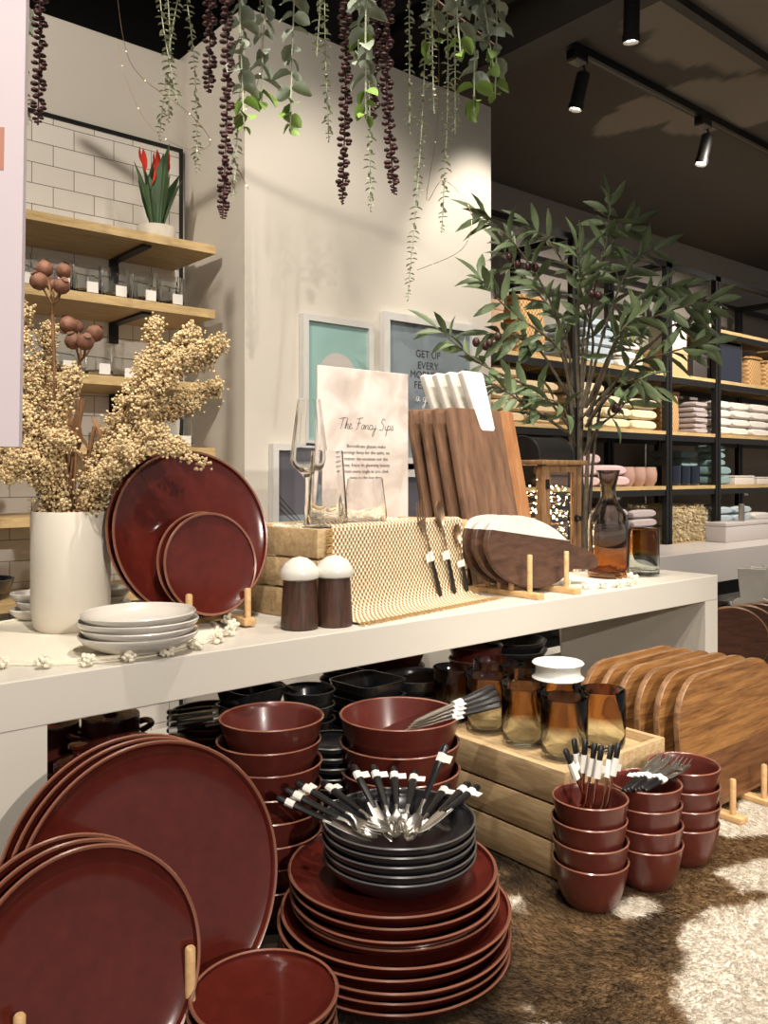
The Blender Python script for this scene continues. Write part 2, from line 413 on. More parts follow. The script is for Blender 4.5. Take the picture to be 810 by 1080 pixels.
struct('ceiling_beam', MB().box(PX1-.02, PX1+.10, -4, BY, 2.93, 3.12).box(PX1+.02, PX1+.06, -4, BY, 3.12, 3.75), mat('dark_beam', rgb(74, 70, 66), .7))
struct('trim_2', MB().box(PX1-.30, PX1-.12, -4, BY, 3.04, 3.10), M['track_metal'])
# ================================================================== TRACK LIGHTS
tr = thing('track_rail', 'long black lighting track running along the charcoal ceiling', 'track rail', (2.55, 1.98, CZ))
MB().box(0, 5.5, -.018, .018, -.03, 0).build('rail', M['track_metal'], tr, smooth=False)
MB().box(0, 5.5, -.006, .006, -.031, -.0295).build('slot', mat('track_slot', rgb(90, 86, 80), .4, metal=.6), tr, smooth=False)
tr2 = thing('track_rail', 'short black lighting track at the top edge holding the brightest spotlight', 'track rail', (2.35, 1.56, CZ-.0))
MB().box(.07, 3.0, -.018, .018, -.03, 0).build('rail', M['track_metal'], tr2, smooth=False)
def spotlight(x, y, label, aim, power, group='ceiling track spotlights'):
    t = thing('track_spotlight', label, 'spotlight', (x, y, CZ-.03), group=group)
    MB().box(-.045, .045, -.02, .02, -.035, 0, .004).build('adapter', M['track_metal'], t)
    MB().box(-.03, .03, -.021, .021, -.036, -.03).build('white_plate', mat('spot_plate', rgb(150, 146, 138), .5), t)
    MB().tube(interp([(.035, 0, -.03), (.05, 0, -.06), (.05, 0, -.085), (.03, 0, -.1)]), .005).build('yoke', M['track_metal'], t)
    d = Vector(aim).normalized(); q = d.to_track_quat('-Z', 'Y').to_matrix().to_4x4()
    mx = Matrix.Translation((.035, 0, -.075)) @ q
    MB().lathe([(0, .01), (.024, .01), (.026, .005), (.026, -.105), (.029, -.108), (.029, -.13), (.025, -.13), (.022, -.115)], 24, mx).build('lamp_head', M['track_metal'], t)
    hd = [c for c in t.children if c.name.startswith('lamp_head')][0]
    e = MB().lathe([(0, -.116), (.022, -.116), (.022, -.118), (0, -.118)], 24, mx).build('bulb', mat('lamp_glow', (1, .9, .75, 1), .5, emis=(1, .86, .66, 1), es=25), hd)
    return t
def lamp(loc, target, power, size=70, blend=.6, rad=.03, col=(1, .915, .815)):  # unseen bare spot without a fixture, added only for its light
    l = bpy.data.lights.new('unseen_spot', 'SPOT'); l.energy = power; l.spot_size = math.radians(size); l.spot_blend = blend
    l.shadow_soft_size = rad; l.color = col
    o = bpy.data.objects.new('unseen_spot', l); COL.objects.link(o); o.location = loc
    o.rotation_euler = (Vector(target)-Vector(loc)).to_track_quat('-Z', 'Y').to_euler()
def at_ceiling(u, v, z): return px(u, v, (EYE-z)*F/(v-HV))
q = at_ceiling(606, 62, CZ-.045); spotlight(q.x, 1.98, 'upright spotlight on the ceiling track, next above the olive tree', (-.12, .2, -1), 30)
q = at_ceiling(736, 131, CZ-.045); spotlight(q.x, 1.98, 'ceiling spotlight nearest the right edge, tilted, beside pale plaster patch', (-.25, .1, -1), 30)
q = at_ceiling(604, 5, CZ-.045); spotlight(q.x, 1.56, 'brightest ceiling spotlight, highest one at the top edge', (.1, .1, -1), 30)
# ================================================================== TILE WALL SHELVES
SY0 = 2.30
def board_x0(): return -1.2
SHZ = [2.067, 1.87, 1.645, 1.45, 1.256, 1.035]
names = ['top oak wall shelf holding the red flowering plant', 'second oak wall shelf carrying the front row of tumblers', 'third oak wall shelf just under the tumblers',
         'fourth oak wall shelf mostly behind the dried flowers', 'fifth oak wall shelf beside the white vase rim', 'lowest oak wall shelf behind the white vase']
for k, z in enumerate(SHZ):
    t = thing('wall_shelf', names[k], 'shelf', (0, 0, z), group='oak shelves on the tiled wall')
    MB().box(-1.2, 1.268, SY0, WY-.013, -.026, 0, .001).build('board', M['oak'], t, smooth=False)
    for bx in (-.4, 1.06):
        MB().box(bx-.014, bx+.014, SY0+.03, WY-.013, -.034, -.0262).box(bx-.014, bx+.014, WY-.022, WY-.013, -.09, -.0262).build('bracket', M['black_metal'], t, smooth=False)
# ribbed tumblers on shelf 2 and 3
rt_prof = [(0, 0), (.03, 0), (.036, .004), (.038, .012), (.038, .075), (.0375, .088), (.0355, .088), (.0355, .018), (.03, .012), (0, .012)]
def ribs(a, z): return 1 + .02*math.sin(18*a)*(1 if z < .07 else 0)
def ribbed(label, loc, group):
    t = thing('ribbed_tumbler', label, 'glass', loc, group=group)
    MB().lathe(rt_prof, 54, wob=ribs).build('glass_body', M['shelf_glass'], t)
    MB().box(-.016, .016, -.0405, -.0395, .006, .036).build('price_sticker', M['tag'], t, smooth=False)
    return t
g0 = None; k = 0
us = [27, 62, 92, 122, 153, 181]
for i, u in enumerate(us):
    p = ony(u, 300, 2.36); loc = (p.x, 2.36, SHZ[1]); lb = 'clear ribbed tumbler with sticker on the second shelf, front row, number %d counting from the corner' % (len(us)-i)
    lb = ['clear ribbed tumbler at the left end of the second shelf front row', 'clear ribbed tumbler just behind the upper dried pods', 'clear ribbed tumbler third from left on the second wall shelf', 'clear ribbed tumbler right of the upper pods, fourth in front row', 'clear ribbed tumbler second from the shelf end, front row', 'clear ribbed tumbler at the right end of the second shelf front row'][i]
    if g0 is None: g0 = ribbed(lb, loc, 'ribbed tumblers on the wall shelves')
    else: dup(g0, loc, lb)
for i, x in enumerate([.62, .74, .86, .98, 1.1, 1.2]):
    dup(g0, (x, 2.48, SHZ[1]), ['left-end', 'second-left', 'third-left', 'third-right', 'second-right', 'right-end'][i] + ' clear tumbler in the back row of the second wall shelf')
for i, (x, y) in enumerate([(.83, 2.36), (.93, 2.36), (1.03, 2.42), (.88, 2.48), (.74, 2.40)]):
    dup(g0, (x, y, SHZ[2]), ['clear tumbler left of centre on the third wall shelf', 'clear tumbler with sticker on the third shelf right of the brown pods', 'clear tumbler at the right on the third wall shelf', 'clear tumbler in the back on the third wall shelf', 'clear tumbler at the left on the third wall shelf'][i])
for i, (x, y) in enumerate([(.98, 2.38), (1.09, 2.42), (1.19, 2.38)]):
    dup(g0, (x, y, SHZ[3]), ['clear tumbler left one on the fourth wall shelf', 'clear tumbler middle one on the fourth wall shelf', 'clear tumbler with sticker at the end of the fourth wall shelf'][i])
t = tag(MB().box(-.02, .02, -.001, .001, 0, .03).build('price_tag', M['tag'], loc=(1.12, 2.305, SHZ[3])), 'small white price tag on the fourth oak wall shelf', 'price tag')
# glass bowls and dark bowls on the low wall shelves
for (nm, lb, x, z, R, h, m_) in (('glass_bowl', 'clear glass bowl on the fifth wall shelf at the left edge', .60, SHZ[4], .075, .05, M['glass']),
                                ('dark_bowl', 'dark oval glass bowl on the lowest wall shelf left of the vase', .62, SHZ[5], .095, .055, M['navy_glass']),
                                ('dark_bowl', 'dark glass bowl at the far left edge of the lowest wall shelf', .38, SHZ[5], .09, .06, M['navy_glass'])):
    tag(MB().lathe([(0, 0), (R*.5, 0), (R*.85, h*.4), (R, h), (R-.004, h), (R*.82, h*.42), (R*.48, .005), (0, .005)], 40).build(nm, m_, loc=(x, 2.42, z)), lb, 'bowl')
tag(MB().box(-.02, .02, -.001, .001, 0, .035).build('price_tag', M['tag'], loc=(.62, 2.305, SHZ[5])), 'small white price tag at the left on the lowest oak shelf', 'price tag')
# red flowering plant
pp = ony(165, 250, 2.42)
t = thing('potted_plant', 'strap leaved plant with red flowers in off-white pot on the top shelf', 'plant', (pp.x, 2.42, SHZ[0]))
MB().lathe([(0, 0), (.045, 0), (.055, .01), (.058, .05), (.056, .055), (.05, .055), (.05, .045), (0, .045)], 36).build('pot', M['concrete_pot'], t)
mb = MB(); ml = MB()
for i in range(16):
    a = i*2.4; L = random.uniform(.15, .27); tilt = random.uniform(.08, .38)
    d = Vector((math.cos(a)*tilt, math.sin(a)*tilt, 1)); nr = Vector((math.cos(a), math.sin(a), -tilt))
    mb.leaf(Vector((math.cos(a)*.015, math.sin(a)*.015, .04)), d, -nr, L, .05, .04)
mb.build('leaf_rosette', M['snake_leaf'], t)
for i in range(9):
    a = i*2.1; d = Vector((math.cos(a)*.45-.1, math.sin(a)*.4, 1)); bx = -.045 if i % 4 == 0 else 0
    ml.leaf(Vector((bx+.012*math.cos(a), -.035, .17+.012*(i % 5)+(.02 if bx > -.02 else 0))), d, Vector((math.cos(a), math.sin(a), -.3)), .065, .018, .2)
mb = MB(); mb.tube([(0, -.02, .04), (.005, -.033, .18)], .003); mb.tube([(-.02, -.02, .04), (-.045, -.035, .17)], .003); mb.build('flower_stem', M['snake_leaf'], t)
ml.build('flower', M['red_petal'], t)
# ================================================================== BACK SHELVING
FY0, FY1 = 2.70, 3.10
POSTS = [2.68, 3.56, 4.44, 5.0, 6.07, 7.14]
LV = [2.28, 1.96, 1.62, 1.30, .96, .55]
bayname = ['behind the partition corner', 'behind the olive tree', 'beside the thick post', 'at the right edge', 'far right']
def shelf_unit(x0, x1, levels, label):
    t = thing('shelving_unit', label, 'shelving unit', (x0, FY0, 0), group='black framed display shelving on the back wall')
    w = x1-x0; dp = FY1-FY0; h = 2.605; r = .016
    for (px_, py_) in ((0, 0), (w, 0), (0, dp), (w, dp)):
        sx = r*2.0 if px_ == 0 else 0
        MB().box(px_ if px_ == 0 else px_-r*1.6, px_+r*1.6 if px_ == 0 else px_, py_-r, py_+r, 0, h).build('post', M['black_metal'], t, smooth=False)
    for z in (h-.03,):
        m_ = MB()
        for y in (0, dp): m_.box(0, w, y-r, y+r, z, z+.03)
        for x in (r, w-r): m_.box(x-r, x+r, 0, dp, z, z+.03)
        m_.build('top_frame', M['black_metal'], t, smooth=False)
    for z in levels:
        MB().box(.026, w-.026, -.012, dp, z-.02, z).build('shelf_board', M['oak'], t, smooth=False)
        for y in (-.01, dp-.01): MB().box(.026, w-.026, y, y+.02, z-.055, z-.0205).build('shelf_rail', M['black_metal'], t, smooth=False)
        
    return t
shelf_unit(2.68, 3.555, [1.96, 1.62, 1.30, .96, .5], 'black framed shelving unit just right of the white partition, holding tan towels')
shelf_unit(3.565, 4.435, [1.96, 1.62, 1.30, .96, .5], 'black framed shelving unit seen through the olive tree leaves')
shelf_unit(4.445, 5.0-.005, [1.96, 1.62, 1.30, .96, .5], 'narrow black framed shelving unit with woven basket and fluffy throw')
shelf_unit(5.005, 6.065, [2.28, 1.96, 1.62, 1.30, .96, .5], 'black framed shelving unit at the right edge with white towel piles')
shelf_unit(6.075, 7.14, [2.28, 1.96, 1.62, 1.30, .96, .5], 'black framed shelving unit furthest right, mostly beyond the frame')
# folded towels
def towel_mesh(w, dp, h, m_, nm='folded_towel'):
    mb = MB(); n = 14; rings = []
    for k, (y, s_) in enumerate([(-dp/2, .55), (-dp/2+.008, .86), (-dp/2+.03, 1), (0, 1), (dp/2-.02, 1), (dp/2, .8)]):
        ring = []
        for i in range(n*2):
            a = 2*PI*i/(n*2); ca, sa = math.cos(a), math.sin(a)
            x = math.copysign(abs(ca)**.45, ca)*w/2*(.93+.07*s_); z = math.copysign(abs(sa)**.6, sa)*h/2*s_
            ring.append((x, y, h/2+z*(.985+.015*math.sin(7*a+y*40))))
        rings.append(ring)
    mb.loft(rings)
    # fold line grooves as slim ridge on the front
    me = mb.build(nm, m_)
    return me
def pile(x, z, n, w, h, m_, colour, where, group, dp=.3, y=None, first=[None]):
    base = None
    for i in range(n):
        k = n-1-i
        lb = '%s towel, %s in pile %s' % (colour, rank(k, n) if n > 1 else 'single', where)
        loc = (x+random.uniform(-.004, .004), (FY0+.02+dp/2 if y is None else y)+random.uniform(-.01, .01), z+i*h)
        if base is None:
            base = towel_mesh(w, dp, h*1.0, m_); base.location = loc; tag(base, lb, 'towel', group)
        else:
            base2 = dup(base, loc, lb, rot=(0, 0, random.uniform(-.03, .03)))
def X_of(u, Y):
    t = (u-CU)/F; return Y*(SP+t*CP)/(CP-t*SP)
xs = [2.82, 3.08, 3.34]
for i, x in enumerate(xs): pile(x, LV[2], [5, 5, 4][i], .25, .055, T_TAN, 'tan', ['touching the white partition', 'in the middle of the tan towels', 'right of the tan ones'][i], 'tan towels left of the tree trunk')
for i, x in enumerate([3.72, 3.98, 4.25]): pile(x, LV[2], [4, 3, 3][i], .25, .06, T_CREAM, 'cream', ['just behind the tree trunk', 'middle cream pile right of the trunk', 'beside the thick black post'][i], 'cream towels right of the tree trunk')
for i, x in enumerate([5.13, 5.36, 5.62, 5.88]): pile(x, LV[2], 4, .235 if i else .19, .055, T_WHITE, 'white', ['next to the thin black post', 'second white pile from the post', 'third white pile from the post', 'fourth white pile from the post'][i], 'white towels on the right shelving')
pile(3.72, LV[3], 3, .2, .06, T_PINK, 'pink', 'behind the lantern top, left', 'pink towels behind the carafe')
pile(3.95, LV[3], 2, .26, .06, T_PINK, 'pink', 'above the carafe neck', 'pink towels behind the carafe')
pile(3.68, LV[4], 4, .24, .055, T_LILAC, 'grey lilac', 'left of the carafe neck', 'grey lilac towels on low shelf')
pile(3.97, LV[4], 4, .22, .055, T_LILAC, 'grey lilac', 'behind the carafe shoulder', 'grey lilac towels on low shelf')
pile(4.25, LV[4], 4, .25, .052, T_LILAC, 'grey lilac', 'beside the thick post above the amber tumbler', 'grey lilac towels on low shelf')
pile(5.12, LV[3], 2, .2, .06, T_TEAL, 'dusty teal', 'right of the thin black post', 'teal towels', )
pile(5.10, LV[3]+.12, 3, .12, .045, T_TEAL, 'small dusty teal', 'on top of the larger teal towels', 'small teal washcloths', dp=.14)
for i, x in enumerate([5.14, 5.40, 5.66]): pile(x, LV[4], [4, 4, 3][i], .24, .05, [T_BLUE, T_BLUE, T_WHITE][i], ['pale blue', 'pale blue', 'white'][i], ['low beside the thin black post', 'low, second from the thin post', 'low behind the white counter box'][i], 'towels low on the right shelving')
pile(4.86, LV[2], 6, .14, .033, T_DARK if False else T_LILAC, 'thin grey', 'right of the woven basket', 'thin grey cloths beside the basket')
pile(3.83, LV[1], 5, .25, .05, T_BLUE, 'pale blue', 'behind the upper olive leaves', 'pale blue towels on the upper shelf')
pile(4.08, LV[1], 3, .2, .05, T_WHITE, 'white', 'behind the olive leaves left of the thick post', 'white towels on the upper shelf')
# baskets
def basket(label, x, z, rx, ry, h, y=2.86):
    t = thing('woven_basket', label, 'basket', (x, y, z))
    def wob(a, zz): return (1/max(abs(math.cos(a))**6+abs(math.sin(a))**6, .01))**(1/6) * (1+.015*math.sin(zz*300))
    prof = [(0, 0), (rx*.92, 0)] + [(rx*(.94+.06*math.sin(PI*k/8)), h*k/10) for k in range(1, 11)] + [(rx*.9, h), (rx*.88, .01), (0, .01)]
    MB().lathe(prof, 40, sx=1, sy=ry/rx, wob=wob).build('basket_body', M['basket'], t)
    rp = []
    for i in range(33):
        a = 2*PI*i/32; k = wob(a, 0); rp.append((rx*.98*math.cos(a)*k, ry*.98*math.sin(a)*k, h))
    MB().tube(rp, .009, 6).build('rim', M['basket'], t)
    return t
basket('tall woven basket behind the upper left olive leaves', 3.29, LV[1], .115, .12, .29)
basket('woven basket on the towel shelf right of the thick post', 4.60, LV[2], .10, .1, .24)
basket('woven basket at the right edge, left of the pair', 5.66, LV[1], .10, .1, .20)
basket('woven basket at the right edge, cut by the frame', 5.90, LV[1], .11, .11, .19)
# linings, boxes etc
tag(MB().lathe([(0, 0), (.03, 0), (.09, .05), (.085, .06), (.0, .04)], 24).build('cloth_liner', T_LILAC, loc=(5.66, 2.86, LV[1]+.195)), 'grey cloth heaped in the left basket at the right edge', 'cloth')
def gift(name, label, x, y, z, w, d, h, m_, cat='box'):
    t = thing(name, label, cat, (x, y, z))
    MB().box(-w/2, w/2, -d/2, d/2, 0, h*.8, .004).build('body', m_, t)
    MB().box(-w/2-.002, w/2+.002, -d/2-.002, d/2+.002, h*.8, h, .004).build('lid', m_, t)
    return t
M['boxwhite'] = mat('white_card_box', rgb(214, 206, 196), .6); M['boxtan'] = mat('tan_card_box', rgb(190, 158, 116), .6); M['boxdark'] = mat('dark_card_box', rgb(60, 54, 50), .6)
gift('storage_box', 'white card box on the upper shelf right of the thick post', 4.60, 2.85, LV[1]+.16, .2, .25, .16, M['boxwhite'])
gift('storage_box', 'tan card box under the white box, right of the thick post', 4.60, 2.85, LV[1], .22, .25, .16, M['boxtan'])
gift('storage_box', 'dark card box on the upper shelf beside the thin post', 4.86, 2.85, LV[1], .16, .25, .16, M['boxdark'])
gift('storage_box', 'tall white box standing on the highest shelf right of the thin post', 5.16, 2.86, LV[0], .14, .14, .19, M['boxwhite'])
gift('storage_box', 'flat white box low on the shelf right of the teal towels', 5.45, 2.84, LV[3], .26, .2, .06, M['boxwhite'])
gift('storage_box', 'upright cream box beside the teal towels', 5.29, 2.90, LV[3], .07, .1, .14, M['boxwhite'])
gift('storage_box', 'flat white box at right edge on the teal towel shelf', 5.75, 2.84, LV[3], .24, .2, .05, M['boxwhite'])
# framed mirror
t = thing('framed_mirror', 'dark glass panel with bright metal edge on the upper right shelf', 'mirror', (5.22, 2.75, LV[1]))
MB().box(-.19, .19, -.004, .008, 0, .27).build('glass_panel', M['navy_glass'], t, smooth=False)
MB().box(.19, .198, -.006, .01, 0, .28).build('metal_edge', M['steel'], t, smooth=False)
# glasses & cups
dk = None
for i in range(7):
    lb = 'dark navy tumbler on the shelf right of the thick post, ' + ['leftmost front', 'second front', 'third front', 'rightmost front', 'left rear', 'middle rear', 'right rear'][i]
    loc = (4.53+.11*(i % 4)+(.05 if i > 3 else 0), 2.78+.1*(i//4), LV[3])
    if dk is None:
        dk = tag(MB().lathe([(0, 0), (.03, 0), (.042, .01), (.045, .12), (.042, .12), (.039, .012), (0, .012)], 28).build('dark_tumbler', M['navy_glass'], loc=loc), lb, 'glass', 'dark tumblers on the middle shelf')
    else: dup(dk, loc, lb)
dt = None
for i in range(4):
    lb = 'stacked slate plate pile piece, ' + rank(3-i, 4) + ', behind the dark tumblers'
    loc = (4.88, 2.92, LV[3]+i*.055)
    if dt is None: dt = towel_mesh(.2, .22, .055, T_TEAL); dt.location = loc; tag(dt, 'teal folded cloth, bottom, in the pile behind the dark tumblers', 'towel', 'teal cloths behind the dark tumblers')
    else: dup(dt, loc, 'teal folded cloth, %s, in the pile behind the dark tumblers' % rank(3-i, 4))
pc = None
mpk = mat('terracotta_pink_cup', rgb(178, 142, 126), .5)
for i, x in enumerate([4.12, 4.23, 4.345]):
    lb = 'dusty pink round cup on the middle shelf, ' + ['left of three', 'middle of three', 'right of three'][i]
    if pc is None: pc = tag(MB().lathe([(0, 0), (.035, 0), (.052, .03), (.055, .07), (.048, .11), (.044, .11), (.05, .07), (.046, .03), (0, .01)], 30).build('round_cup', mpk, loc=(x, 2.77, LV[3])), lb, 'cup', 'pink cups beside the thick post')
    else: dup(pc, (x, 2.77, LV[3]), lb)
# fluffy throw
fl = MB()
for i in range(3800):
    x = random.uniform(-.21, .21); top = random.random() < .35
    zz = random.uniform(.0, .2); y = -.16
    if top: zz = .2; y = random.uniform(-.16, .12)
    p = Vector((x, y, zz)); d = Vector((random.gauss(0, .6), -.6 if not top else random.gauss(0, .6), (1 if top else 0)+random.gauss(0, .5)))
    if zz < .02: d.z = abs(d.z)
    fl.leaf(p, d, Vector((random.gauss(0, 1), 0, 1)), random.uniform(.02, .035), .006, .4)
t = thing('fluffy_throw', 'folded cream shaggy throw on the low shelf right of thick post', 'throw', (4.72, 2.90, LV[4]))
MB().box(-.215, .215, -.165, .15, 0, .095, .03).box(-.21, .21, -.16, .15, .1, .2, .03).build('folded_body', T_CREAM, t)
tag(fl.build('shaggy_pile', mat('cream_shag', rgb(222, 206, 170), .9, noise=.1, nscale=50), t), kind='stuff')
# green trailing plant on upper shelf
t = thing('shelf_plant', 'small leafy plant in clear pot on upper shelf left of thick post', 'plant', (4.30, 2.84, LV[1]))
MB().lathe([(0, 0), (.05, 0), (.06, .1), (.055, .1), (.045, .01), (0, .01)], 24).build('pot', M['concrete_pot'], t)
mb = MB()
for i in range(90):
    a = random.uniform(0, 6.28); r = random.uniform(0, .09); z = random.uniform(.1, .28)
    mb.leaf(Vector((r*math.cos(a), r*math.sin(a)*.9, z)), Vector((math.cos(a), math.sin(a), random.uniform(-.6, .8))), Vector((0, 0, 1)), .055, .028, .2)
for i in range(8): mb.tube([(0, 0, .05), (random.gauss(0, .04), random.gauss(0, .04), .26)], .002, 5)
mb.build('foliage', mat('yellow_green_leaf', rgb(132, 140, 92), .6, noise=.2), t)
# beige sack beside partition at upper shelf
gift('storage_box', 'plain beige box on the upper shelf touching the white partition', 2.92, 2.88, LV[1], .32, .26, .25, mat('beige_box', rgb(186, 154, 122), .7))
# ================================================================== COUNTER BEHIND
ct = thing('counter', 'long pale grey service counter in front of the towel shelving', 'counter', (PX1+.1, 2.26, 0))
MB().box(0, 6, 0, .36, .80, .97, .003).build('counter_slab', M['counter'], ct, smooth=False)
MB().box(0, 6, .12, .34, 0, .80).build('base', M['dark'], ct, smooth=False)
tb = ony(765, 560, 2.46)
gift('counter_box', 'pale grey raised block on the counter at the right edge', 4.68+.9, 2.46+.07, .9702, 1.8, .13, .115, M['counter'], 'counter block')
tag(MB().lathe([(0, 0), (.018, 0), (.018, .1), (.012, .105), (0, .105)], 20).build('metal_stand', M['steel'], loc=(4.93, 2.50, 1.0852)), 'slim chrome cylinder standing on the pale counter block', 'stand')
# second table at right
t2 = thing('display_table', 'dark display table behind the riser at the right edge', 'table', (2.75, 1.7, 0))
MB().box(0, 1.6, -.65, .5, .71, .75, .003).build('table_top', M['dark'], t2)
for (x, y) in ((.05, -.6), (1.55, -.6), (.05, .45), (1.55, .45)): MB().box(x-.03, x+.03, y-.03, y+.03, 0, .71).build('leg', M['dark'], t2)
rb0 = None
rbm = MB().slab([(.11*math.cos(2*PI*i/40), .105+.105*math.sin(2*PI*i/40)) for i in range(40)], .018, .004, 0, 1)
base = onz(768, 702, TZ)
for i in range(7):
    p = ony(766+i*12.5, 700, 1.44+.0*i); q = px(772+i*13, 700, 2.62+.035*i)
    lb = ['first', 'second', 'third', 'fourth', 'fifth', 'sixth', 'seventh'][i] + ' round wooden board from the left on the far table at right edge'
    if rb0 is None:
        rb0 = thing('round_board', lb, 'board', (q.x, q.y, TZ), group='round boards on the far table', rz=-.95)
        rbm.build('board', [M['walnut_dark'], M['acacia_edge']], rb0)
    else: dup(rb0, (q.x, q.y, TZ), lb)
mh0 = None
for i in range(4):
    q = px(793+i*13, 640, 2.86+.045*i)
    lb = ['first', 'second', 'third', 'fourth'][i] + ' white marble paddle standing behind the round boards, from left'
    if mh0 is None:
        mh0 = thing('marble_paddle', lb, 'board', (q.x, q.y, TZ), group='marble paddles on the far table', rz=-.95)
        MB().slab(rrect(.13, .2, .03), .016, .002).slab([(-.035, .18), (.035, .18), (.045, .3), (-.045, .3)], .0161, .002).build('slab', M['marble'], mh0)
    else: dup(mh0, (q.x, q.y, TZ), lb)
tag(MB().lathe([(0, 0), (.06, 0), (.075, .05), (.08, .16), (.07, .17), (.0, .17)], 24).build('dark_canister', M['black_glaze'], loc=tuple(px(764, 620, 3.05).to_2d())+(TZ,)), 'dark canister between the riser end and the marble paddles', 'canister')

# ================================================================== LOWER TABLE + HIDE
t = thing('display_table', 'low display table carrying the cowhide and maroon tableware', 'table', (-.7, .33, 0))
MB().box(0, 3.25, 0, 1.62, .69, .742, .004).build('table_top', M['white_lacquer'], t)
for (x, y) in ((.06, .06), (3.19, .06), (.06, 1.56), (3.19, 1.56)): MB().box(x-.04, x+.04, y-.04, y+.04, 0, .69).build('leg', M['white_lacquer'], t)
from mathutils import noise as NZ
def hide_col(x, y):
    d = x*SP + y*CP; la = x*CP - y*SP
    d = max(d, .3)
    u = CU + F*la/d; v = HV + (EYE-TZ)*F/d
    n1 = NZ.fractal(Vector((x*9, y*9, 0)), 1, 2, 5); n2 = NZ.noise(Vector((x*30, y*30, 3))); n3 = NZ.noise(Vector((x*3.2, y*3.2, 7)))
    w = 0
    for (cu, cv, ru, rv) in ((775, 1028, 72, 75), (815, 925, 60, 20), (775, 872, 70, 12), (672, 957, 30, 12), (808, 858, 30, 22), (845, 980, 70, 60), (760, 820, 40, 12), (580, 1110, 60, 30)):
        q = 1 - (((u-cu)/ru)**2 + ((v-cv)/rv)**2)
        w = max(w, q)
    if w <= 0: w = max(w, -.6) if w else -.4
    k = w + .8*n1 + .28*n2
    k = min(1, max(0, (k-.02)*3.5))
    b = min(1, max(0, .5+.7*n3+.45*n1+.3*n2+(u-590)/260))
    dk = (48, 39, 31); md = (132, 104, 72); wh = (226, 218, 204)
    c = [dk[i]+(md[i]-dk[i])*b for i in range(3)]
    c = [c[i]+(wh[i]-c[i])*k for i in range(3)]
    return [lin(c[0]/255), lin(c[1]/255), lin(c[2]/255), 1]
hx0, hx1, hy0, hy1 = -.6, 2.45, .36, 1.85
nx, ny = 260, 150
vs = []; cols = []
for j in range(ny+1):
    for i in range(nx+1):
        x = hx0+(hx1-hx0)*i/nx; y = hy0+(hy1-hy0)*j/ny
        vs.append((x, y, TZ-.001)); cols += hide_col(x, y)
nb = len(vs)
fs = [(j*(nx+1)+i, j*(nx+1)+i+1, (j+1)*(nx+1)+i+1, (j+1)*(nx+1)+i) for j in range(ny) for i in range(nx)]
bt = [(hx0, hy0, .7425), (hx1, hy0, .7425), (hx1, hy1, .7425), (hx0, hy1, .7425)]
M['hide'] = attr_mat('cowhide_hair', .8)
hide = thing('cowhide_rug', 'brown and white cowhide covering the low display table', 'rug', (0, 0, 0))
oh = MB().add(vs, fs).build('hide', M['hide'], hide)
ca = oh.data.color_attributes.new('col', 'FLOAT_COLOR', 'POINT'); ca.data.foreach_set('color', cols)
MB().box(hx0, hx1, hy0, hy1, .7425, .7485).build('backing', mat('hide_backing', rgb(120, 96, 74), .9), hide, smooth=False)
vs = []; fs = []; cols = []
rnd = random.Random(3)
def fur(N, xa, xb, ya, yb, L, W):
    for i in range(N):
        x = rnd.uniform(xa, xb); y = rnd.uniform(ya, yb)
        a = 2.5 + 2.2*NZ.noise(Vector((x*3, y*3, 1))) + rnd.gauss(0, .45)
        l = L*rnd.uniform(.6, 1.2); c = hide_col(x, y); k = rnd.uniform(.82, 1.12); c = [min(1, c[0]*k), min(1, c[1]*k), min(1, c[2]*k), 1]
        dx, dy = math.cos(a)*l, math.sin(a)*l; sx, sy = -math.sin(a)*W, math.cos(a)*W; h = rnd.uniform(.001, .0026)
        o = len(vs)
        vs.extend([(x-sx, y-sy, TZ-.001), (x+sx, y+sy, TZ-.001), (x+dx*.6+sx*.6, y+dy*.6+sy*.6, TZ+h*.8), (x+dx, y+dy, TZ+h)])
        fs.append((o, o+1, o+2, o+3)); cols.extend(c*4)
fur(70000, .55, 1.9, .4, .8, .013, .0007)
fur(26000, .8, 1.6, .78, 1.05, .013, .0009)
fur(9000, 1.2, 2.4, .4, 1.1, .013, .001)
of = MB().add(vs, fs).build('short_hair', M['hide'], hide, smooth=False); of['kind'] = 'stuff'
ca = of.data.color_attributes.new('col', 'FLOAT_COLOR', 'POINT'); ca.data.foreach_set('color', cols)
# ================================================================== RISER
RY0, RY1 = 1.065, 1.50
rs = thing('riser_shelf', 'long white riser bench standing on the cowhide table', 'riser shelf', (0, 0, 0))
RX1 = X_of(757, RY0); RXL = X_of(744, RY0)
MB().box(-.35, RX1, RY0, RY1, 1.06, RZ, .0015).build('top_panel', M['white_lacquer'], rs, smooth=False)
MB().box(-.05, X_of(50, RY0), RY0+.0005, RY1, TZ, 1.0599).build('side_panel', M['white_lacquer'], rs, smooth=False)
MB().box(RXL, RX1, RY0+.0005, RY1, TZ, 1.0599).build('side_panel', M['white_lacquer'], rs, smooth=False)
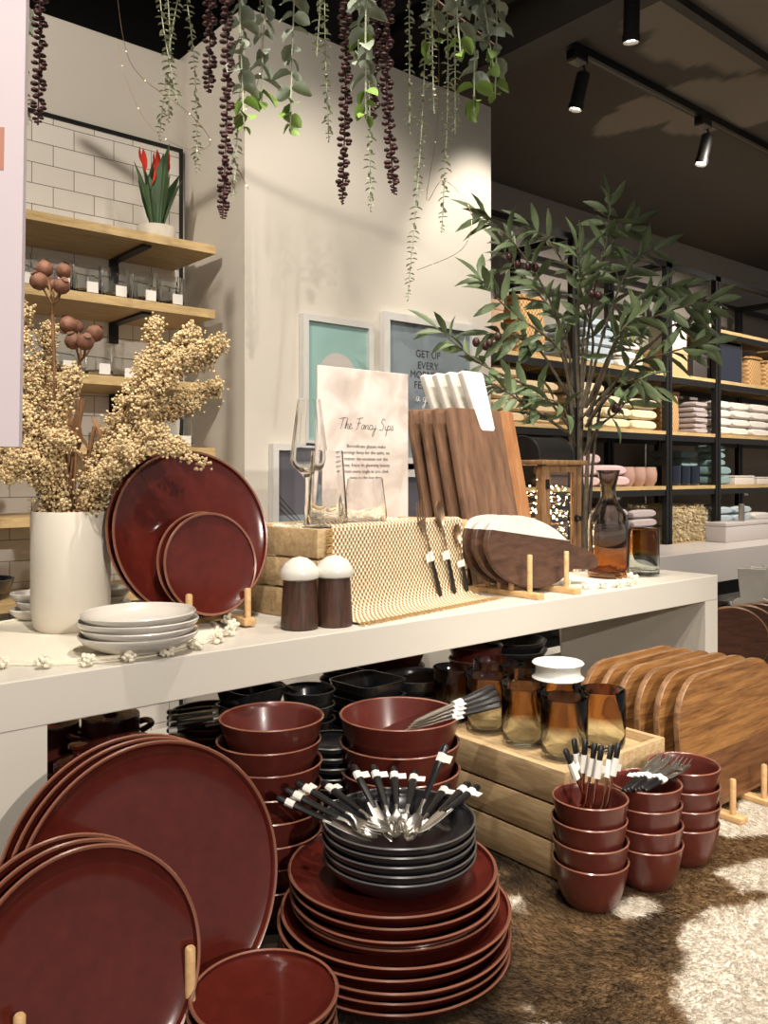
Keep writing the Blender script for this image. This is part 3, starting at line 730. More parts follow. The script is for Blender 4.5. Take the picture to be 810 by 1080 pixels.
# ================================================================== TABLEWARE
def plate_mesh(R, h=.019, lip=True):
    pr = [(0, .0025), (R*.62, .0025), (R*.64, 0), (R*.68, 0), (R*.70, .003), (R*.90, .006), (R*.965, h*.55), (R*.996, h*.96), (R, h), (R-.0015, h+.0016), (R-.004, h+.0005),
          (R*.955, h*.62+.002), (R*.885, .0095), (R*.72, .0066), (0, .0062)]
    mis = [0]*(len(pr)-1)
    for k in (7, 8, 9): mis[k] = 1
    return MB().lathe(pr, 96, mis=mis)
def bowl_mesh(R, h, rb, t=.0035, bow=.5, seg=64):
    out = [(0, .003), (rb*.85, .003), (rb*.88, 0), (rb, 0)]
    for k in range(1, 9):
        s_ = k/8; out.append((rb+(R-rb)*(s_**bow if bow < 1 else 1-(1-s_)**bow), h*s_))
    inn = [(R-.0015, h+.0015), (R-t, h)]
    for k in range(7, 0, -1):
        s_ = k/8; inn.append((rb+(R-rb)*(s_**bow if bow < 1 else 1-(1-s_)**bow)-t, max(h*s_, .008)))
    inn += [(rb*.6, .0065), (0, .006)]
    pr = out+inn; mis = [0]*(len(pr)-1)
    for k in (len(out)-1, len(out)): mis[k] = 1
    return MB().lathe(pr, seg, mis=mis)
def stack(name, cat, mb, ms, c, z0, dz, n, desc, where, group, jit=.0015, spin=True, zfix=None, rots=0):
    first = None
    for i in range(n):
        lb = '%s, %s %s' % (desc, rank(n-1-i, n), where)
        z = z0 + (dz*i if zfix is None else zfix[i])
        loc = (c.x+random.uniform(-jit, jit), c.y+random.uniform(-jit, jit), z)
        if first is None: first = tag(mb.build(name, ms, loc=loc), lb, cat, group)
        else:
            dup(first, loc, lb, rot=(0, 0, i*1.3))
    return first
mar = [M['maroon'], M['maroon_lip']]; marm = [M['maroon_matte'], M['maroon_lip']]; blk = [M['black_glaze'], M['black_lip']]
HZ = TZ+.001
# big plate stack
c4 = pxd(416, 1.08, 0)
stack('dinner_plate', 'plate', plate_mesh(.147, .018), mar, c4, HZ, .0128, 5, 'large maroon dinner plate', 'of the lower wide plates under the black bowls', 'wide plates at the bottom of the centre stack', .003)
stack('dinner_plate', 'plate', plate_mesh(.133, .018), mar, pxd(416, 1.078, 0), HZ+.0128*5, .0128, 4, 'maroon dinner plate', 'of the narrower plates directly under the black bowls', 'narrower plates in the centre stack', .003)
zt = HZ+.0128*8+.007
cb = pxd(421, 1.062, 0)
stack('pasta_bowl', 'bowl', bowl_mesh(.0965, .036, .055, .003, 1.6), blk, cb, zt, .0107, 5, 'glossy black shallow bowl', 'of the black bowls on the maroon plate stack', 'black bowls on the plate stack', .001)
ztop = zt + .0107*4
# bottom left small plates
stack('side_plate', 'plate', plate_mesh(.078, .015), mar, pxd(277, .885, 0), HZ, .0125, 6, 'small maroon side plate', 'of the side plates at the bottom edge', 'side plates at the bottom edge', .002)
# tall bowl stacks
c6 = pxd(285, 1.185, 0)
stack('soup_bowl', 'bowl', bowl_mesh(.0735, .062, .043, .0035, .6), marm, c6, HZ, .031, 8, 'maroon bowl', 'in the tall left bowl tower beside the big leaning plates', 'bowls in the tall left tower', .002)
c7 = pxd(421.5, 1.31, 0)
stack('serving_bowl', 'bowl', bowl_mesh(.094, .085, .055, .004, .55), marm, c7, HZ, .0405, 5, 'wide maroon bowl', 'in the bowl tower behind the black bowls', 'wide bowls in the centre tower', .002)
z7 = HZ+.0405*4
# three small bowl stacks
sb = []
for k, (u, d, w) in enumerate(((622.5, 1.222, 'nearest small bowl stack'), (681, 1.283, 'middle small bowl stack'), (721, 1.36, 'rear small bowl stack by the standing boards'))):
    c = pxd(u, d, 0); sb.append(c)
    stack('rice_bowl', 'bowl', bowl_mesh(.0545 if k < 2 else .056, .063, .034, .0032, .55), marm, c, HZ, .0297, 4, 'small maroon bowl', 'in the ' + w, 'bowls in the ' + w, .0015)
# leaning plates ---------------------------------------------------
def lean(name, R, cen, n, step, tilt, desc, ord_, group, h=.019):
    first = None
    a = math.radians(90-tilt)      # plate's +Z (food side) turned to face -Y and up
    for i in range(n):
        loc = (cen.x - .004*i, cen.y + step*i, cen.z + .001*i)
        rot = (a, 0, 0)
        lb = desc + ', ' + ord_[i]
        if first is None:
            first = tag(plate_mesh(R, h).build(name, mar), lb, 'plate', group); first.location = loc; first.rotation_euler = rot
        else: dup(first, loc, lb, rot=rot)
def rack(label, x, y0, y1, z, w, peg, pegs, hgt=.018, rz=0):
    # plate rack: two bars running back to front, upright pegs
    t = thing('plate_rack', label, 'plate rack', (x, (y0+y1)/2, z), rz=rz)
    for s_ in (-1, 1):
        MB().box(s_*w/2-.011, s_*w/2+.011, (y0-y1)/2, (y1-y0)/2, 0, hgt, .002).build('base_bar', M['rack'], t)
        for yy in pegs:
            MB().lathe([(0, 0), (.0055, 0), (.0055, peg-.002), (.004, peg), (0, peg)], 14).build('peg', M['rack'], t, loc=(s_*w/2, yy-(y0+y1)/2, hgt-.002))
    MB().box(-w/2, w/2, -.006, .006, .002, .012).build('cross_bar', M['rack'], t)
    return t
cL1 = px(158, 905, .945); R1 = .156; cL1.z = HZ+.006+R1*math.cos(math.radians(12))
lean('charger_plate', R1, cL1, 3, .015, 12, 'very large maroon plate leaning under the riser', ['frontmost of the three', 'middle of the three', 'rearmost of the three'], 'large leaning plates')
cL2 = px(85, 1000, .828); R2 = .12; cL2.z = HZ+.012+R2*math.cos(math.radians(14))
lean('dinner_plate', R2, cL2, 3, .017, 13, 'maroon plate leaning in the bottom left corner', ['frontmost of the three', 'middle of the three', 'rearmost of the three'], 'leaning plates in the bottom left corner')
# riser plates
cR1 = px(200, 571, 1.405); R3 = .140; cR1.z = RZ+.012+R3*math.cos(math.radians(12))
lean('platter', R3, cR1, 2, .017, 12, 'large maroon platter leaning on the white riser', ['front one', 'rear one'], 'leaning platters on the riser')
cR2 = px(219, 603, 1.365); R4 = .083; cR2.z = RZ+.022+R4*math.cos(math.radians(10))
lean('salad_plate', R4, cR2, 2, .016, 10, 'smaller maroon plate leaning in front of the large platter', ['front one', 'rear one'], 'small leaning plates on the riser', .014)
rack('pale wooden peg rack holding the small and large maroon plates on the riser', cR2.x+.004, cR2.y-.04, min(cR1.y+.05, 1.47), RZ+.0035, .105, .05, [cR2.y-.03, cR2.y+.036], .012)
rack('wooden peg rack under the leaning plates at bottom left', cL2.x+.02, cL2.y-.03, cL2.y+.05, HZ, .17, .12, [cL2.y-.025, cL2.y+.062], .010)
# ---------------------------------------------------- riser: white dishes
cw = pxd(146, 1.185, 0)
def oval(mb, sx, sy):
    mb.v = [(x*sx, y*sy, z) for x, y, z in mb.v]; return mb
whi = [M['white_ceramic'], M['white_ceramic']]
stack('shallow_dish', 'dish', oval(bowl_mesh(.083, .024, .045, .003, 1.8), 1, .94), whi, cw, RZ+.004, .0095, 4, 'white shallow dish', 'in the stack before the maroon platter', 'white dishes at the front of the riser', .002)
cs = pxd(47, 1.50, 0)
stack('small_oval_dish', 'dish', oval(bowl_mesh(.05, .02, .03, .003, 1.6), 1, .8), whi, pxd(43, 1.445, 0), RZ+.001, .013, 3, 'small white dish', 'in the stack left behind the vase', 'small dishes left behind the vase', .001)
stack('small_oval_dish', 'dish', oval(bowl_mesh(.05, .022, .03, .003, 1.6), 1, .8), whi, pxd(108, 1.49, 0), RZ+.001, .013, 3, 'small white dish', 'in the stack right behind the vase', 'small dishes right behind the vase', .001)
# vase
cv = pxd(75, 1.355, RZ+.003)
vs_ = thing('vase', 'tall white cylindrical ceramic vase with dried flowers', 'vase', cv)
VH = .188
MB().lathe([(0, 0), (.052, 0), (.0565, .006), (.0605, .03), (.061, .06), (.061, VH-.003), (.0595, VH), (.0575, VH), (.0570, VH-.01), (.0570, .03), (.05, .012), (0, .012)], 64).build('vase_body', M['vase_white'], vs_)
# shakers
for k, (u, d, lb) in enumerate(((316, 1.368, 'left dark wood shaker with white marble dome top'), (352.5, 1.395, 'right dark wood shaker with white marble dome top, beside placemat'))):
    c = pxd(u, d, RZ); t = thing('salt_shaker', lb, 'shaker', c, group='marble topped shakers')
    MB().lathe([(0, 0), (.028, 0), (.0305, .003), (.0305, .012), (.0265, .079), (0, .079)], 40).build('body', M['shaker_wood'], t)
    MB().lathe([(0, .0792), (.0262, .0792), (.031, .082), (.0325, .087), (.031, .095), (.024, .106), (.012, .114), (0, .1165)], 40).build('dome_top', M['marble'], t)
# ---------------------------------------------------- doilies with pompoms
def doily(label, x, y, R, n, z=RZ, over=True):
    t = thing('round_doily', label, 'placemat', (x, y, z))
    MB().lathe([(0, .0004), (R, .0004), (R, .002), (R*.97, .003), (0, .003)], 72).build('mat', M['wool'], t)
    rp = [(R*.96*math.cos(a), R*.96*math.sin(a), .004) for a in [2*PI*i/72 for i in range(73)]]
    MB().tube(rp, .0035, 6).build('braided_edge', M['wool'], t)
    rr = random.Random(int(R*1000))
    for i in range(n):
        a = 2*PI*i/n; xx, yy = math.cos(a)*(R+.016), math.sin(a)*(R+.016)
        hang = over and (y+yy) < RY0+.004
        zz = .009 if not hang else -.012
        if hang: yy = RY0-.010-y
        m_ = MB()
        if y+yy > RY1-.01: continue
        for q in range(30):
            d = Vector((rr.gauss(0, 1), rr.gauss(0, 1), rr.gauss(0, 1))).normalized()*rr.uniform(.004, .009)
            if hang: d.z *= 1.3; d.y = -abs(d.y)*.9+.003
            r_p = rr.uniform(.0025, .004); c_ = Vector((xx, yy, zz))+d
            if not hang: c_.z = max(c_.z, r_p+.0004)
            m_.ico(c_, r_p, 0)
        m_.build('pompom', M['wool'], t)
doily('cream round doily with pompom fringe under vase and dishes', .49, 1.292, .205, 26)
doily('cream round doily with braided edge under the carafe', 1.61, 1.225, .125, 22)
# ---------------------------------------------------- riser crate
e0 = pxd(335, 1.418, 0); e1 = pxd(493, 1.738, 0)
ang = math.atan2(e1.y-e0.y, e1.x-e0.x); CW = (e1-e0).length
cr = thing('wooden_crate', 'slatted pine crate on the white riser holding clear glasses', 'crate', (e0.x, e0.y, RZ), rz=ang)
CD, CH = .215, .157
for k in range(3):
    z0, z1 = .001+k*.0535, .001+k*.0535+.049
    MB().box(.012, CW-.012, 0, .010, z0, z1, .001).build('slat', M['crate'], cr)
    MB().box(.012, CW-.012, CD-.010, CD, z0, z1, .001).build('slat', M['crate'], cr)
    MB().box(0, .0118, 0, CD, z0, z1, .001).build('slat', M['crate'], cr)
    MB().box(CW-.0118, CW, 0, CD, z0, z1, .001).build('slat', M['crate'], cr)
for (x, y) in ((.0122, .0102), (CW-.034, .0102), (.0122, CD-.032), (CW-.034, CD-.032)): MB().box(x, x+.0218, y, y+.0218, .001, CH-.005).build('corner_post', M['crate'], cr)
MB().box(.035, CW-.035, .0325, CD-.0325, CH-.018, CH-.008).build('inner_board', M['crate'], cr, smooth=False)
MB().box(.011, CW-.011, .011, CD-.011, .01, .014).build('dark_lining', M['dark'], cr, smooth=False)
crm = Matrix.Translation((e0.x, e0.y, RZ)) @ Matrix.Rotation(ang, 4, 'Z')
def CR(x, y, z): return crm @ Vector((x, y, z))
# wood wool in the crate
mb = MB(); rr = random.Random(11)
for i in range(420):
    x, y = rr.uniform(.04, CW-.04), rr.uniform(.035, CD-.035); a = rr.uniform(0, 6.28); l_ = rr.uniform(.02, .045); pts = []
    for q in range(5):
        s_ = q/4-.5; pts.append((x+math.cos(a)*l_*s_+.005*math.sin(6*s_+i), y+math.sin(a)*l_*s_+.005*math.cos(5*s_+i), CH-.007+rr.uniform(0, .005)+.004*math.cos(4*s_)))
    mb.tube(pts, .0008, 3)
o = mb.build('wood_wool', M['wool'], cr); o['kind'] = 'stuff'
# placemat draped over the crate front
PW = CW*.87; px0 = .028
prof = [(.045, CH+.0035), (.02, CH+.0045), (.002, CH+.004), (-.0045, CH-.002), (-.0055, CH-.03), (-.0065, .09), (-.0085, .045), (-.014, .02), (-.026, .008), (-.045, .0035), (-.07, .0032)]
cvp = interp([Vector((a, b, 0)) for a, b in prof], 5)
L_ = [0]
for i in range(1, len(cvp)): L_.append(L_[-1]+(cvp[i]-cvp[i-1]).length)
mb = MB(); uv = []
nxp = 60
for side in (0, 1):
    o = len(mb.v)
    for j, p in enumerate(cvp):
        for i in range(nxp+1):
            s_ = i/nxp; fl_ = max(0, (L_[j]-.17)/.08)
            x = px0 + PW*s_ + fl_*.028*(s_-.0)
            wv = .0012*math.sin(s_*19)*min(1, L_[j]/.1)
            tn = (cvp[min(j+1, len(cvp)-1)]-cvp[max(j-1, 0)]).normalized(); nn = Vector((-tn.y, tn.x, 0))*(.0013 if side else 0)
            mb.v.append((x, p.x-abs(wv)-abs(nn.x)*side, p.y+(abs(nn.y) if side else 0))); uv.append((s_*PW*10*.9, L_[j]*10*.9))
    for j in range(len(cvp)-1):
        for i in range(nxp):
            a = o+j*(nxp+1)+i; f = (a, a+1, a+nxp+2, a+nxp+1); mb.f.append(f if side else tuple(reversed(f))); mb.mi.append(0)
mb.uv = uv
pm = thing('woven_placemat', 'tan and cream checked woven placemat draped over the crate front', 'placemat', (e0.x, e0.y, RZ), rz=ang)
mb.build('woven_cloth', M['placemat'], pm, angle=80)
fr = MB(); rr = random.Random(5)
for i in range(110):
    s_ = i/109; x = px0+PW*s_+.032*s_
    y = -.07
    fr.tube([(x, y+.002, .0035), (x+rr.gauss(0, .002), y-.006, .003), (x+rr.gauss(0, .004), y-.013, .0012)], [.0012, .001, .0006], 4)
fr.build('frayed_fringe', mat('jute_fringe', rgb(176, 140, 88), .9), pm)
fr = MB()
for i in range(70):
    z = .04+ (CH-.04)*i/69
    fr.tube([(px0+.001, -.006, z), (px0-.007, -.0075, z+rr.gauss(0, .001)), (px0-.014, -.008+rr.gauss(0, .001), z+rr.gauss(0, .002)-.001)], [.0012, .001, .0006], 4)
fr.build('frayed_fringe', bpy.data.materials['jute_fringe'], pm)
# ---------------------------------------------------- clear glassware on the crate
zc = CH-.0075
def glassware(name, label, x, y, prof, m_='glass', seg=48, z=None, wob=None):
    p = CR(x, y, zc if z is None else z)
    return tag(MB().lathe(prof, seg, wob=wob).build(name, M[m_], loc=p), label, 'glass')
def w2c(u, d): return crm.inverted() @ pxd(u, d, RZ)
q = w2c(326, 1.575)
H = .24
hw = [(0, 0), (.030, 0), (.031, .002), (.012, .006), (.009, .012), (.0085, .05), (.009, .092), (.014, .100), (.030, .115), (.0345, .126), (.032, .155), (.021, H), (.0195, H), (.0303, .155), (.0325, .127), (.0285, .118), (.010, .106), (0, .104)]
glassware('wine_glass', 'tall faceted clear wine glass with thick stem on the crate', q.x, q.y, hw, wob=lambda a, z: 1+.018*math.cos(10*a)*(1 if z > .1 else 0))
q = w2c(345, 1.50)
glassware('highball_glass', 'clear tapered highball glass between wine glass and stemless glass', q.x, q.y, [(0, 0), (.030, 0), (.036, .004), (.0365, .02), (.028, .142), (.0265, .142), (.034, .03), (.028, .012), (0, .010)], wob=lambda a, z: 1+.02*math.cos(9*a)*(1 if z < .03 else 0))
q = w2c(385, 1.575)
glassware('stemless_glass', 'clear stemless tumbler in front of the sign, right of highball', q.x, q.y, [(0, 0), (.028, 0), (.038, .008), (.041, .025), (.033, .092), (.0315, .092), (.039, .026), (.034, .014), (0, .010)], wob=lambda a, z: 1+.03*math.cos(9*a)*(1 if z < .025 else 0))
# ---------------------------------------------------- sign "The Fancy Sips"
p = ony(334.5, 385, 1.395); p2 = ony(430, 385, 1.395); SWd = p2.x-p.x
sz0 = RZ+CH-.006; SH = p.z-sz0
sg = thing('display_sign', 'pinkish marbled card sign lettered The Fancy Sips behind the glasses', 'sign', ((p.x+p2.x)/2, 1.395, sz0))
msg, N_, L__, b_ = nmat('marbled_card')
tc = N_.new('ShaderNodeTexCoord'); nn = N_.new('ShaderNodeTexNoise'); nn.inputs['Scale'].default_value = 14; nn.inputs['Detail'].default_value = 5; nn.inputs['Distortion'].default_value = .8
L__.new(tc.outputs['Object'], nn.inputs['Vector']); r_ = N_.new('ShaderNodeValToRGB'); L__.new(nn.outputs['Fac'], r_.inputs['Fac'])
r_.color_ramp.elements[0].position = .38; r_.color_ramp.elements[0].color = rgb(186, 172, 162); r_.color_ramp.elements[1].position = .62; r_.color_ramp.elements[1].color = rgb(210, 201, 193)
L__.new(r_.outputs['Color'], b_.inputs['Base Color']); b_.inputs['Roughness'].default_value = .5
MB().box(-SWd/2, SWd/2, -.002, .002, 0, SH, .0008).build('card', msg, sg, smooth=False)
def zrow(v): return (EYE-(v-HV)/F*((1.395)*(CP+0)/CP/(CP-(382-CU)/F*SP)*1.0)) - sz0
# hand-lettered script strokes
SCR = {'T': [[(0, .9), (.9, 1.05)], [(.5, 1.0), (.3, .1), (.2, 0)]],
 'h': [[(0, 0), (.3, 1), (.12, 0), (.3, .45), (.42, .4), (.4, 0), (.6, .08)]],
 'e': [[(0, .15), (.3, .35), (.15, .5), (.05, .2), (.2, 0), (.5, .12)]],
 'F': [[(.1, .95), (.9, 1.1)], [(.45, 1.0), (.25, .1), (.05, -.05)], [(.2, .52), (.65, .6)]],
 'a': [[(.4, .42), (.15, .42), (.05, .1), (.25, .02), (.42, .42), (.4, .05), (.6, .1)]],
 'n': [[(0, .42), (.04, 0)], [(.04, .05), (.2, .42), (.36, .38), (.36, .02), (.55, .1)]],
 'c': [[(.4, .4), (.15, .42), (.05, .1), (.25, 0), (.55, .15)]],
 'y': [[(0, .45), (.1, .1), (.35, .12), (.42, .45), (.3, -.5), (.1, -.6), (.2, -.2), (.6, .15)]],
 'S': [[(.7, .95), (.4, 1.08), (.2, .75), (.5, .45), (.4, .0), (-.05, .05)]],
 'i': [[(0, .4), (.05, .02), (.3, .12)], [(.1, .65), (.12, .67)]],
 'p': [[(.1, .45), (-.1, -.6), (.12, .3), (.35, .45), (.4, .15), (.1, .02), (.6, .12)]],
 's': [[(0, .1), (.2, .45), (.3, .1), (.05, 0), (.4, .1)]],
 'g': [[(.4, .42), (.12, .42), (.05, .1), (.3, .05), (.42, .42), (.3, -.5), (.05, -.5), (.6, .15)]],
 'o': [[(.2, .42), (.02, .2), (.2, 0), (.38, .22), (.2, .42), (.55, .4)]],
 'd': [[(.38, .4), (.1, .4), (.08, .02), (.35, .08), (.5, 1.05), (.42, .05), (.62, .1)]]}
ADV = {'T': .75, 'h': .55, 'e': .42, 'F': .75, 'a': .52, 'n': .52, 'c': .45, 'y': .55, 'S': .75, 'i': .28, 'p': .52, 's': .38, ' ': .45, 'g': .55, 'o': .48, 'd': .58}
def script(s, x0, z0, size, r, m_, parent, y, name='script_lettering', slope=0):
    mb = MB(); x = x0
    for ch in s:
        for st in SCR.get(ch, []):
            pts = interp([Vector((x+a*size*.9+b*size*.12, y, z0+b*size+slope*(x-x0))) for a, b in st], 4)
            mb.tube(pts, r, 4)
        x += ADV[ch]*size*.9
    return mb.build(name, m_, parent)
MK = M['ink']
dpx = 1.395/(CP-(382-CU)/F*SP)/F     # metres per pixel row on the sign
script('The Fancy Sips', -.070, SH-(452-389)*dpx, .0225, .0006, MK, sg, -.0022)
lines = ['Borosilicate glasses make', 'servings fancy for the table, no', 'matter the occasion nor the', 'time. Enjoy its gleaming beauty', 'from every angle as you clink', 'away to the last drop.']
for i, s_ in enumerate(lines):
    text_mesh(s_, .0104, MK, sg, (.004, -.0023, SH-(470+i*6.6-389)*dpx), name='sign_text_line', offset=-.0001)
text_mesh('homeware', .006, MK, sg, (SWd*.28, -.0023, .02), name='sign_text_line') if False else None
# ---------------------------------------------------- framed prints
def frame(label, x0, x1, z0, z1, m_, yb=PYY, fw=.02, shapes=None):
    w, h = x1-x0, z1-z0
    t = thing('picture_frame', label, 'framed print', ((x0+x1)/2, yb-.002, z0))
    m1 = MB(); m1.box(-w/2, w/2, -.025, 0, 0, fw); m1.box(-w/2, w/2, -.025, 0, h-fw, h); m1.box(-w/2, -w/2+fw, -.025, 0, fw, h-fw); m1.box(w/2-fw, w/2, -.025, 0, fw, h-fw)
    m1.build('frame', M['frame_white'], t, smooth=False)
    MB().box(-w/2+fw, w/2-fw, -.012, -.002, fw, h-fw).build('print', m_, t, smooth=False)
    return t, w, h
YF = PYY-.012
ax0, ax1 = X_of(320, YF-.013), X_of(394, YF-.013)
bx0, bx1 = X_of(405, YF-.013), X_of(503, YF-.013)
ztA = ony(320, 331, YF).z; ztB = ony(405, 329, YF).z
fa, w, h = frame('white framed mint green print with pale round shape, behind the sign', ax0, ax1, ztA-.42, ztA, M['mint'])
MB().lathe([(0, 0), (.075, 0), (.075, .001), (0, .001)], 40, Matrix.Translation((0, -.0122, h-.187)) @ Matrix.Rotation(PI/2, 4, 'X')).build('printed_circle', M['print_pale'], fa)
fb, w, h = frame('white framed grey blue lettered print, GET UP EVERY MORNING, behind marble boards', bx0, bx1, ztB-.56, ztB, M['greyblue'], fw=.026)
dB = YF/(CP-(450-CU)/F*SP)/F
xc = X_of(451, YF)-(bx0+bx1)/2
for s_, v in (('GET UP', 374), ('EVERY', 386), ('MORNING', 396), ('FEELING', 407)):
    text_mesh(s_, .036, MK, fb, (xc, -.0126, h-(v-336)*dB), name='printed_words')
script('a good', xc-.06, h-(424-336)*dB, .038, .0013, M['tag'], fb, -.0128)
cx0, cx1 = X_of(288, YF-.013), X_of(360, YF-.013); ztC = ony(288, 468, YF).z
fc, w, h = frame('white framed slate grey print low on wall, left of the sign', cx0, cx1, ztC-.42, ztC, M['slate'])
MB().box(-w/2+.02, w/2-.02, -.0125, -.012, .02, .20).build('printed_block', M['greyblue'], fc, smooth=False)
m1 = MB()
for k in range(3): m1.tube([(-w/2+.03, -.0128, h-.16-.02*k), (0, -.0128, h-.26-.01*k), (w/2-.03, -.0128, h-.36)], .0012, 4)
m1.build('printed_lines', MK, fc)
dx0, dx1 = X_of(404, YF-.013), X_of(500, YF-.013); ztD = ony(430, 483, YF).z
frame('white framed slate print low on wall, between sign and walnut boards', dx0, dx1, ztD-.4, ztD, M['slate'])
# ================================================================== CUTLERY
def cutlery(kind, L, metal, group_handle=M['handle'], tagged=True, tagpos=.33, hf=.42, hw=1, tl=.045):
    """local +X from handle end (0) to tip (L); returns list of (part, MB, material)"""
    out = []
    hl = L*hf
    def strip(st, n=8, mi=0):
        rings = []
        for (x, w, t, z) in st:
            rings.append([(x, w*math.cos(2*PI*k/n), z+t*math.sin(2*PI*k/n)) for k in range(n)])
        return rings
    hd = MB().loft(strip([(0, .0035*hw, .0025*hw, 0), (.003, .0052*hw, .0036*hw, 0), (hl*.5, .0048*hw, .0034*hw, 0), (hl, .0036, .0028, 0)])); out.append(('handle', hd, group_handle))
    m_ = MB()
    if kind == 'fork':
        m_.loft(strip([(hl, .003, .0022, 0), (L*.64, .0022, .0018, .001), (L*.70, .005, .0012, 0), (L*.75, .0115, .0009, -.002), (L*.80, .012, .0009, -.001)]))
        for k in range(4):
            y = (-1.5+k)*.0072; m_.tube([(L*.795, y, -.001), (L*.9, y*.98, .001), (L, y*.96, .006)], [.0019, .0017, .0009], 6, flat=.6)
    elif kind == 'spoon':
        m_.loft(strip([(hl, .003, .0022, 0), (L*.66, .0022, .0018, .001), (L*.72, .004, .0014, 0)]))
        nx_, ny_ = 10, 8; o = len(m_.v); c = L*.855; a = L*.148; b = L*.082
        for i in range(nx_+1):
            for j in range(ny_+1):
                s_ = -1+2*i/nx_; w_ = math.sqrt(max(0, 1-s_*s_))*(1+.12*s_); y = (-1+2*j/ny_)*w_
                m_.v.append((c+a*s_, b*y, -.0065*(1-min(1, s_*s_+(y*y))) + .001))
        for i in range(nx_):
            for j in range(ny_):
                q_ = o+i*(ny_+1)+j; m_.f.append((q_, q_+1, q_+ny_+2, q_+ny_+1)); m_.mi.append(0)
    else:
        m_.loft(strip([(hl, .004, .0022, 0), (L*.5, .0065, .0012, 0), (L*.75, .0075, .0009, 0), (L*.92, .006, .0008, 0), (L, .0012, .0005, 0)]))
    out.append(('blade' if kind == 'knife' else kind+'_head', m_, metal))
    if tagged:
        x = L*tagpos; g_ = MB()
        g_.loft([[(x-L*tl, .0062*math.cos(2*PI*k/8), .0045*math.sin(2*PI*k/8)) for k in range(8)], [(x+L*tl, .0062*math.cos(2*PI*k/8), .0045*math.sin(2*PI*k/8)) for k in range(8)]])
        g_.box(x-L*.04, x+L*.04, .004, .016, -.0004, .0004)
        out.append(('price_tag', g_, M['tag']))
    return out
PROTO = {}
def place(kind, L, metal, A, B, up, label, group, tagged=True, tagpos=.33, cat=None, hf=.42, hw=1, tl=.045):
    A, B = Vector(A), Vector(B); x = (B-A).normalized(); up = Vector(up); z = (up-x*up.dot(x))
    z = z.normalized() if z.length > 1e-5 else x.orthogonal().normalized()
    y = z.cross(x); rm = Matrix((x, y, z)).transposed(); rot = rm.to_euler()
    key = (kind, L, metal.name, tagged, tagpos, hf)
    nm = {'fork': 'fork', 'spoon': 'spoon', 'knife': 'table_knife'}[kind]
    if key not in PROTO:
        t = thing(nm, label, cat or {'fork': 'fork', 'spoon': 'spoon', 'knife': 'knife'}[kind], A, rot, group)
        for n_, m_, mt_ in cutlery(kind, L, metal, tagged=tagged, tagpos=tagpos, hf=hf, hw=hw, tl=tl): m_.build(n_, mt_, t)
        PROTO[key] = t; return t
    return dup(PROTO[key], A, label, rot=rot, group=group)
# three pieces on the placemat, leaning on the crate
def cl(u0, v0, u1, v1): pass
def lean_cut(kind, L, ub, ut, vt, lb, metal, vb=640):
    # bottom on the placemat in front of the crate, top against the draped edge
    d_ = (e1-e0); 
    t0 = None
    # find crate-local x for pixel columns
    best = None
    for i in range(400):
        x = CW*i/399
        for yy, zz, uu in ((-.020, .013, ub),):
            p = CR(x, yy, zz); la = p.x*CP-p.y*SP; dd = p.x*SP+p.y*CP; e = abs(CU+F*la/dd-uu)
            if best is None or e < best[0]: best = (e, x)
    xb = best[1]; best = None
    for i in range(400):
        x = CW*i/399; p = CR(x, -.012, .15); la = p.x*CP-p.y*SP; dd = p.x*SP+p.y*CP; e = abs(CU+F*la/dd-ut)
        if best is None or e < best[0]: best = (e, x)
    xt = best[1]
    A = CR(xb, -.0215, .014); B = CR(xt, -.0125, .155); dr = (B-A).normalized()
    nrm = (crm.to_3x3() @ Vector((0, -1, .1)))
    place(kind, L, metal, A, A+dr*L, nrm, lb, 'cutlery leaning on the placemat', True, .42)
lean_cut('fork', .195, 464, 446, 520, 'fork with black handle leaning on the placemat, left of three', M['gold'])
lean_cut('spoon', .19, 479, 465, 525, 'large spoon with black handle leaning on placemat, between fork and teaspoon', M['gold'])
lean_cut('spoon', .14, 492, 480, 557, 'small teaspoon with black handle leaning at the right end of placemat', M['gold'])
# fan in the black bowl
bc = Vector((cb.x, cb.y, 0)); kinds = ['knife', 'spoon', 'fork', 'spoon', 'knife', 'spoon', 'fork', 'spoon', 'spoon', 'fork', 'spoon', 'knife']
fan = [(338, 862), (349, 858), (357, 852), (377, 853), (392, 846), (403, 838), (418, 850), (432, 842), (444, 852), (466, 836), (482, 838), (503, 830)]
tipx = [392, 398, 404, 410, 413, 417, 420, 425, 430, 434, 438, 441]
posn = ['first', 'second', 'third', 'fourth', 'fifth', 'sixth', 'seventh', 'eighth', 'ninth', 'tenth', 'eleventh', 'twelfth']
for i, (u, v) in enumerate(fan):
    L = .13
    rr_ = (i % 3)*.004
    B = px(tipx[i], 889, 1.035); B.z = ztop+.0145+.0035*(i % 4)+.002
    zt_ = ztop+.040+.004*(i % 3)
    A0 = pxd(u, (EYE-zt_)*F/(v-HV)*1.0, zt_)
    dr = (A0-B).normalized(); A = B+dr*L
    place(kinds[i], L, M['steel'], A, B, (0, 0, 1), 'black handled tagged %s in the black bowl, %s from the left of the fan' % (kinds[i], posn[i]), 'cutlery fanned in the black bowl', True, .14, hf=.58, hw=1.15)
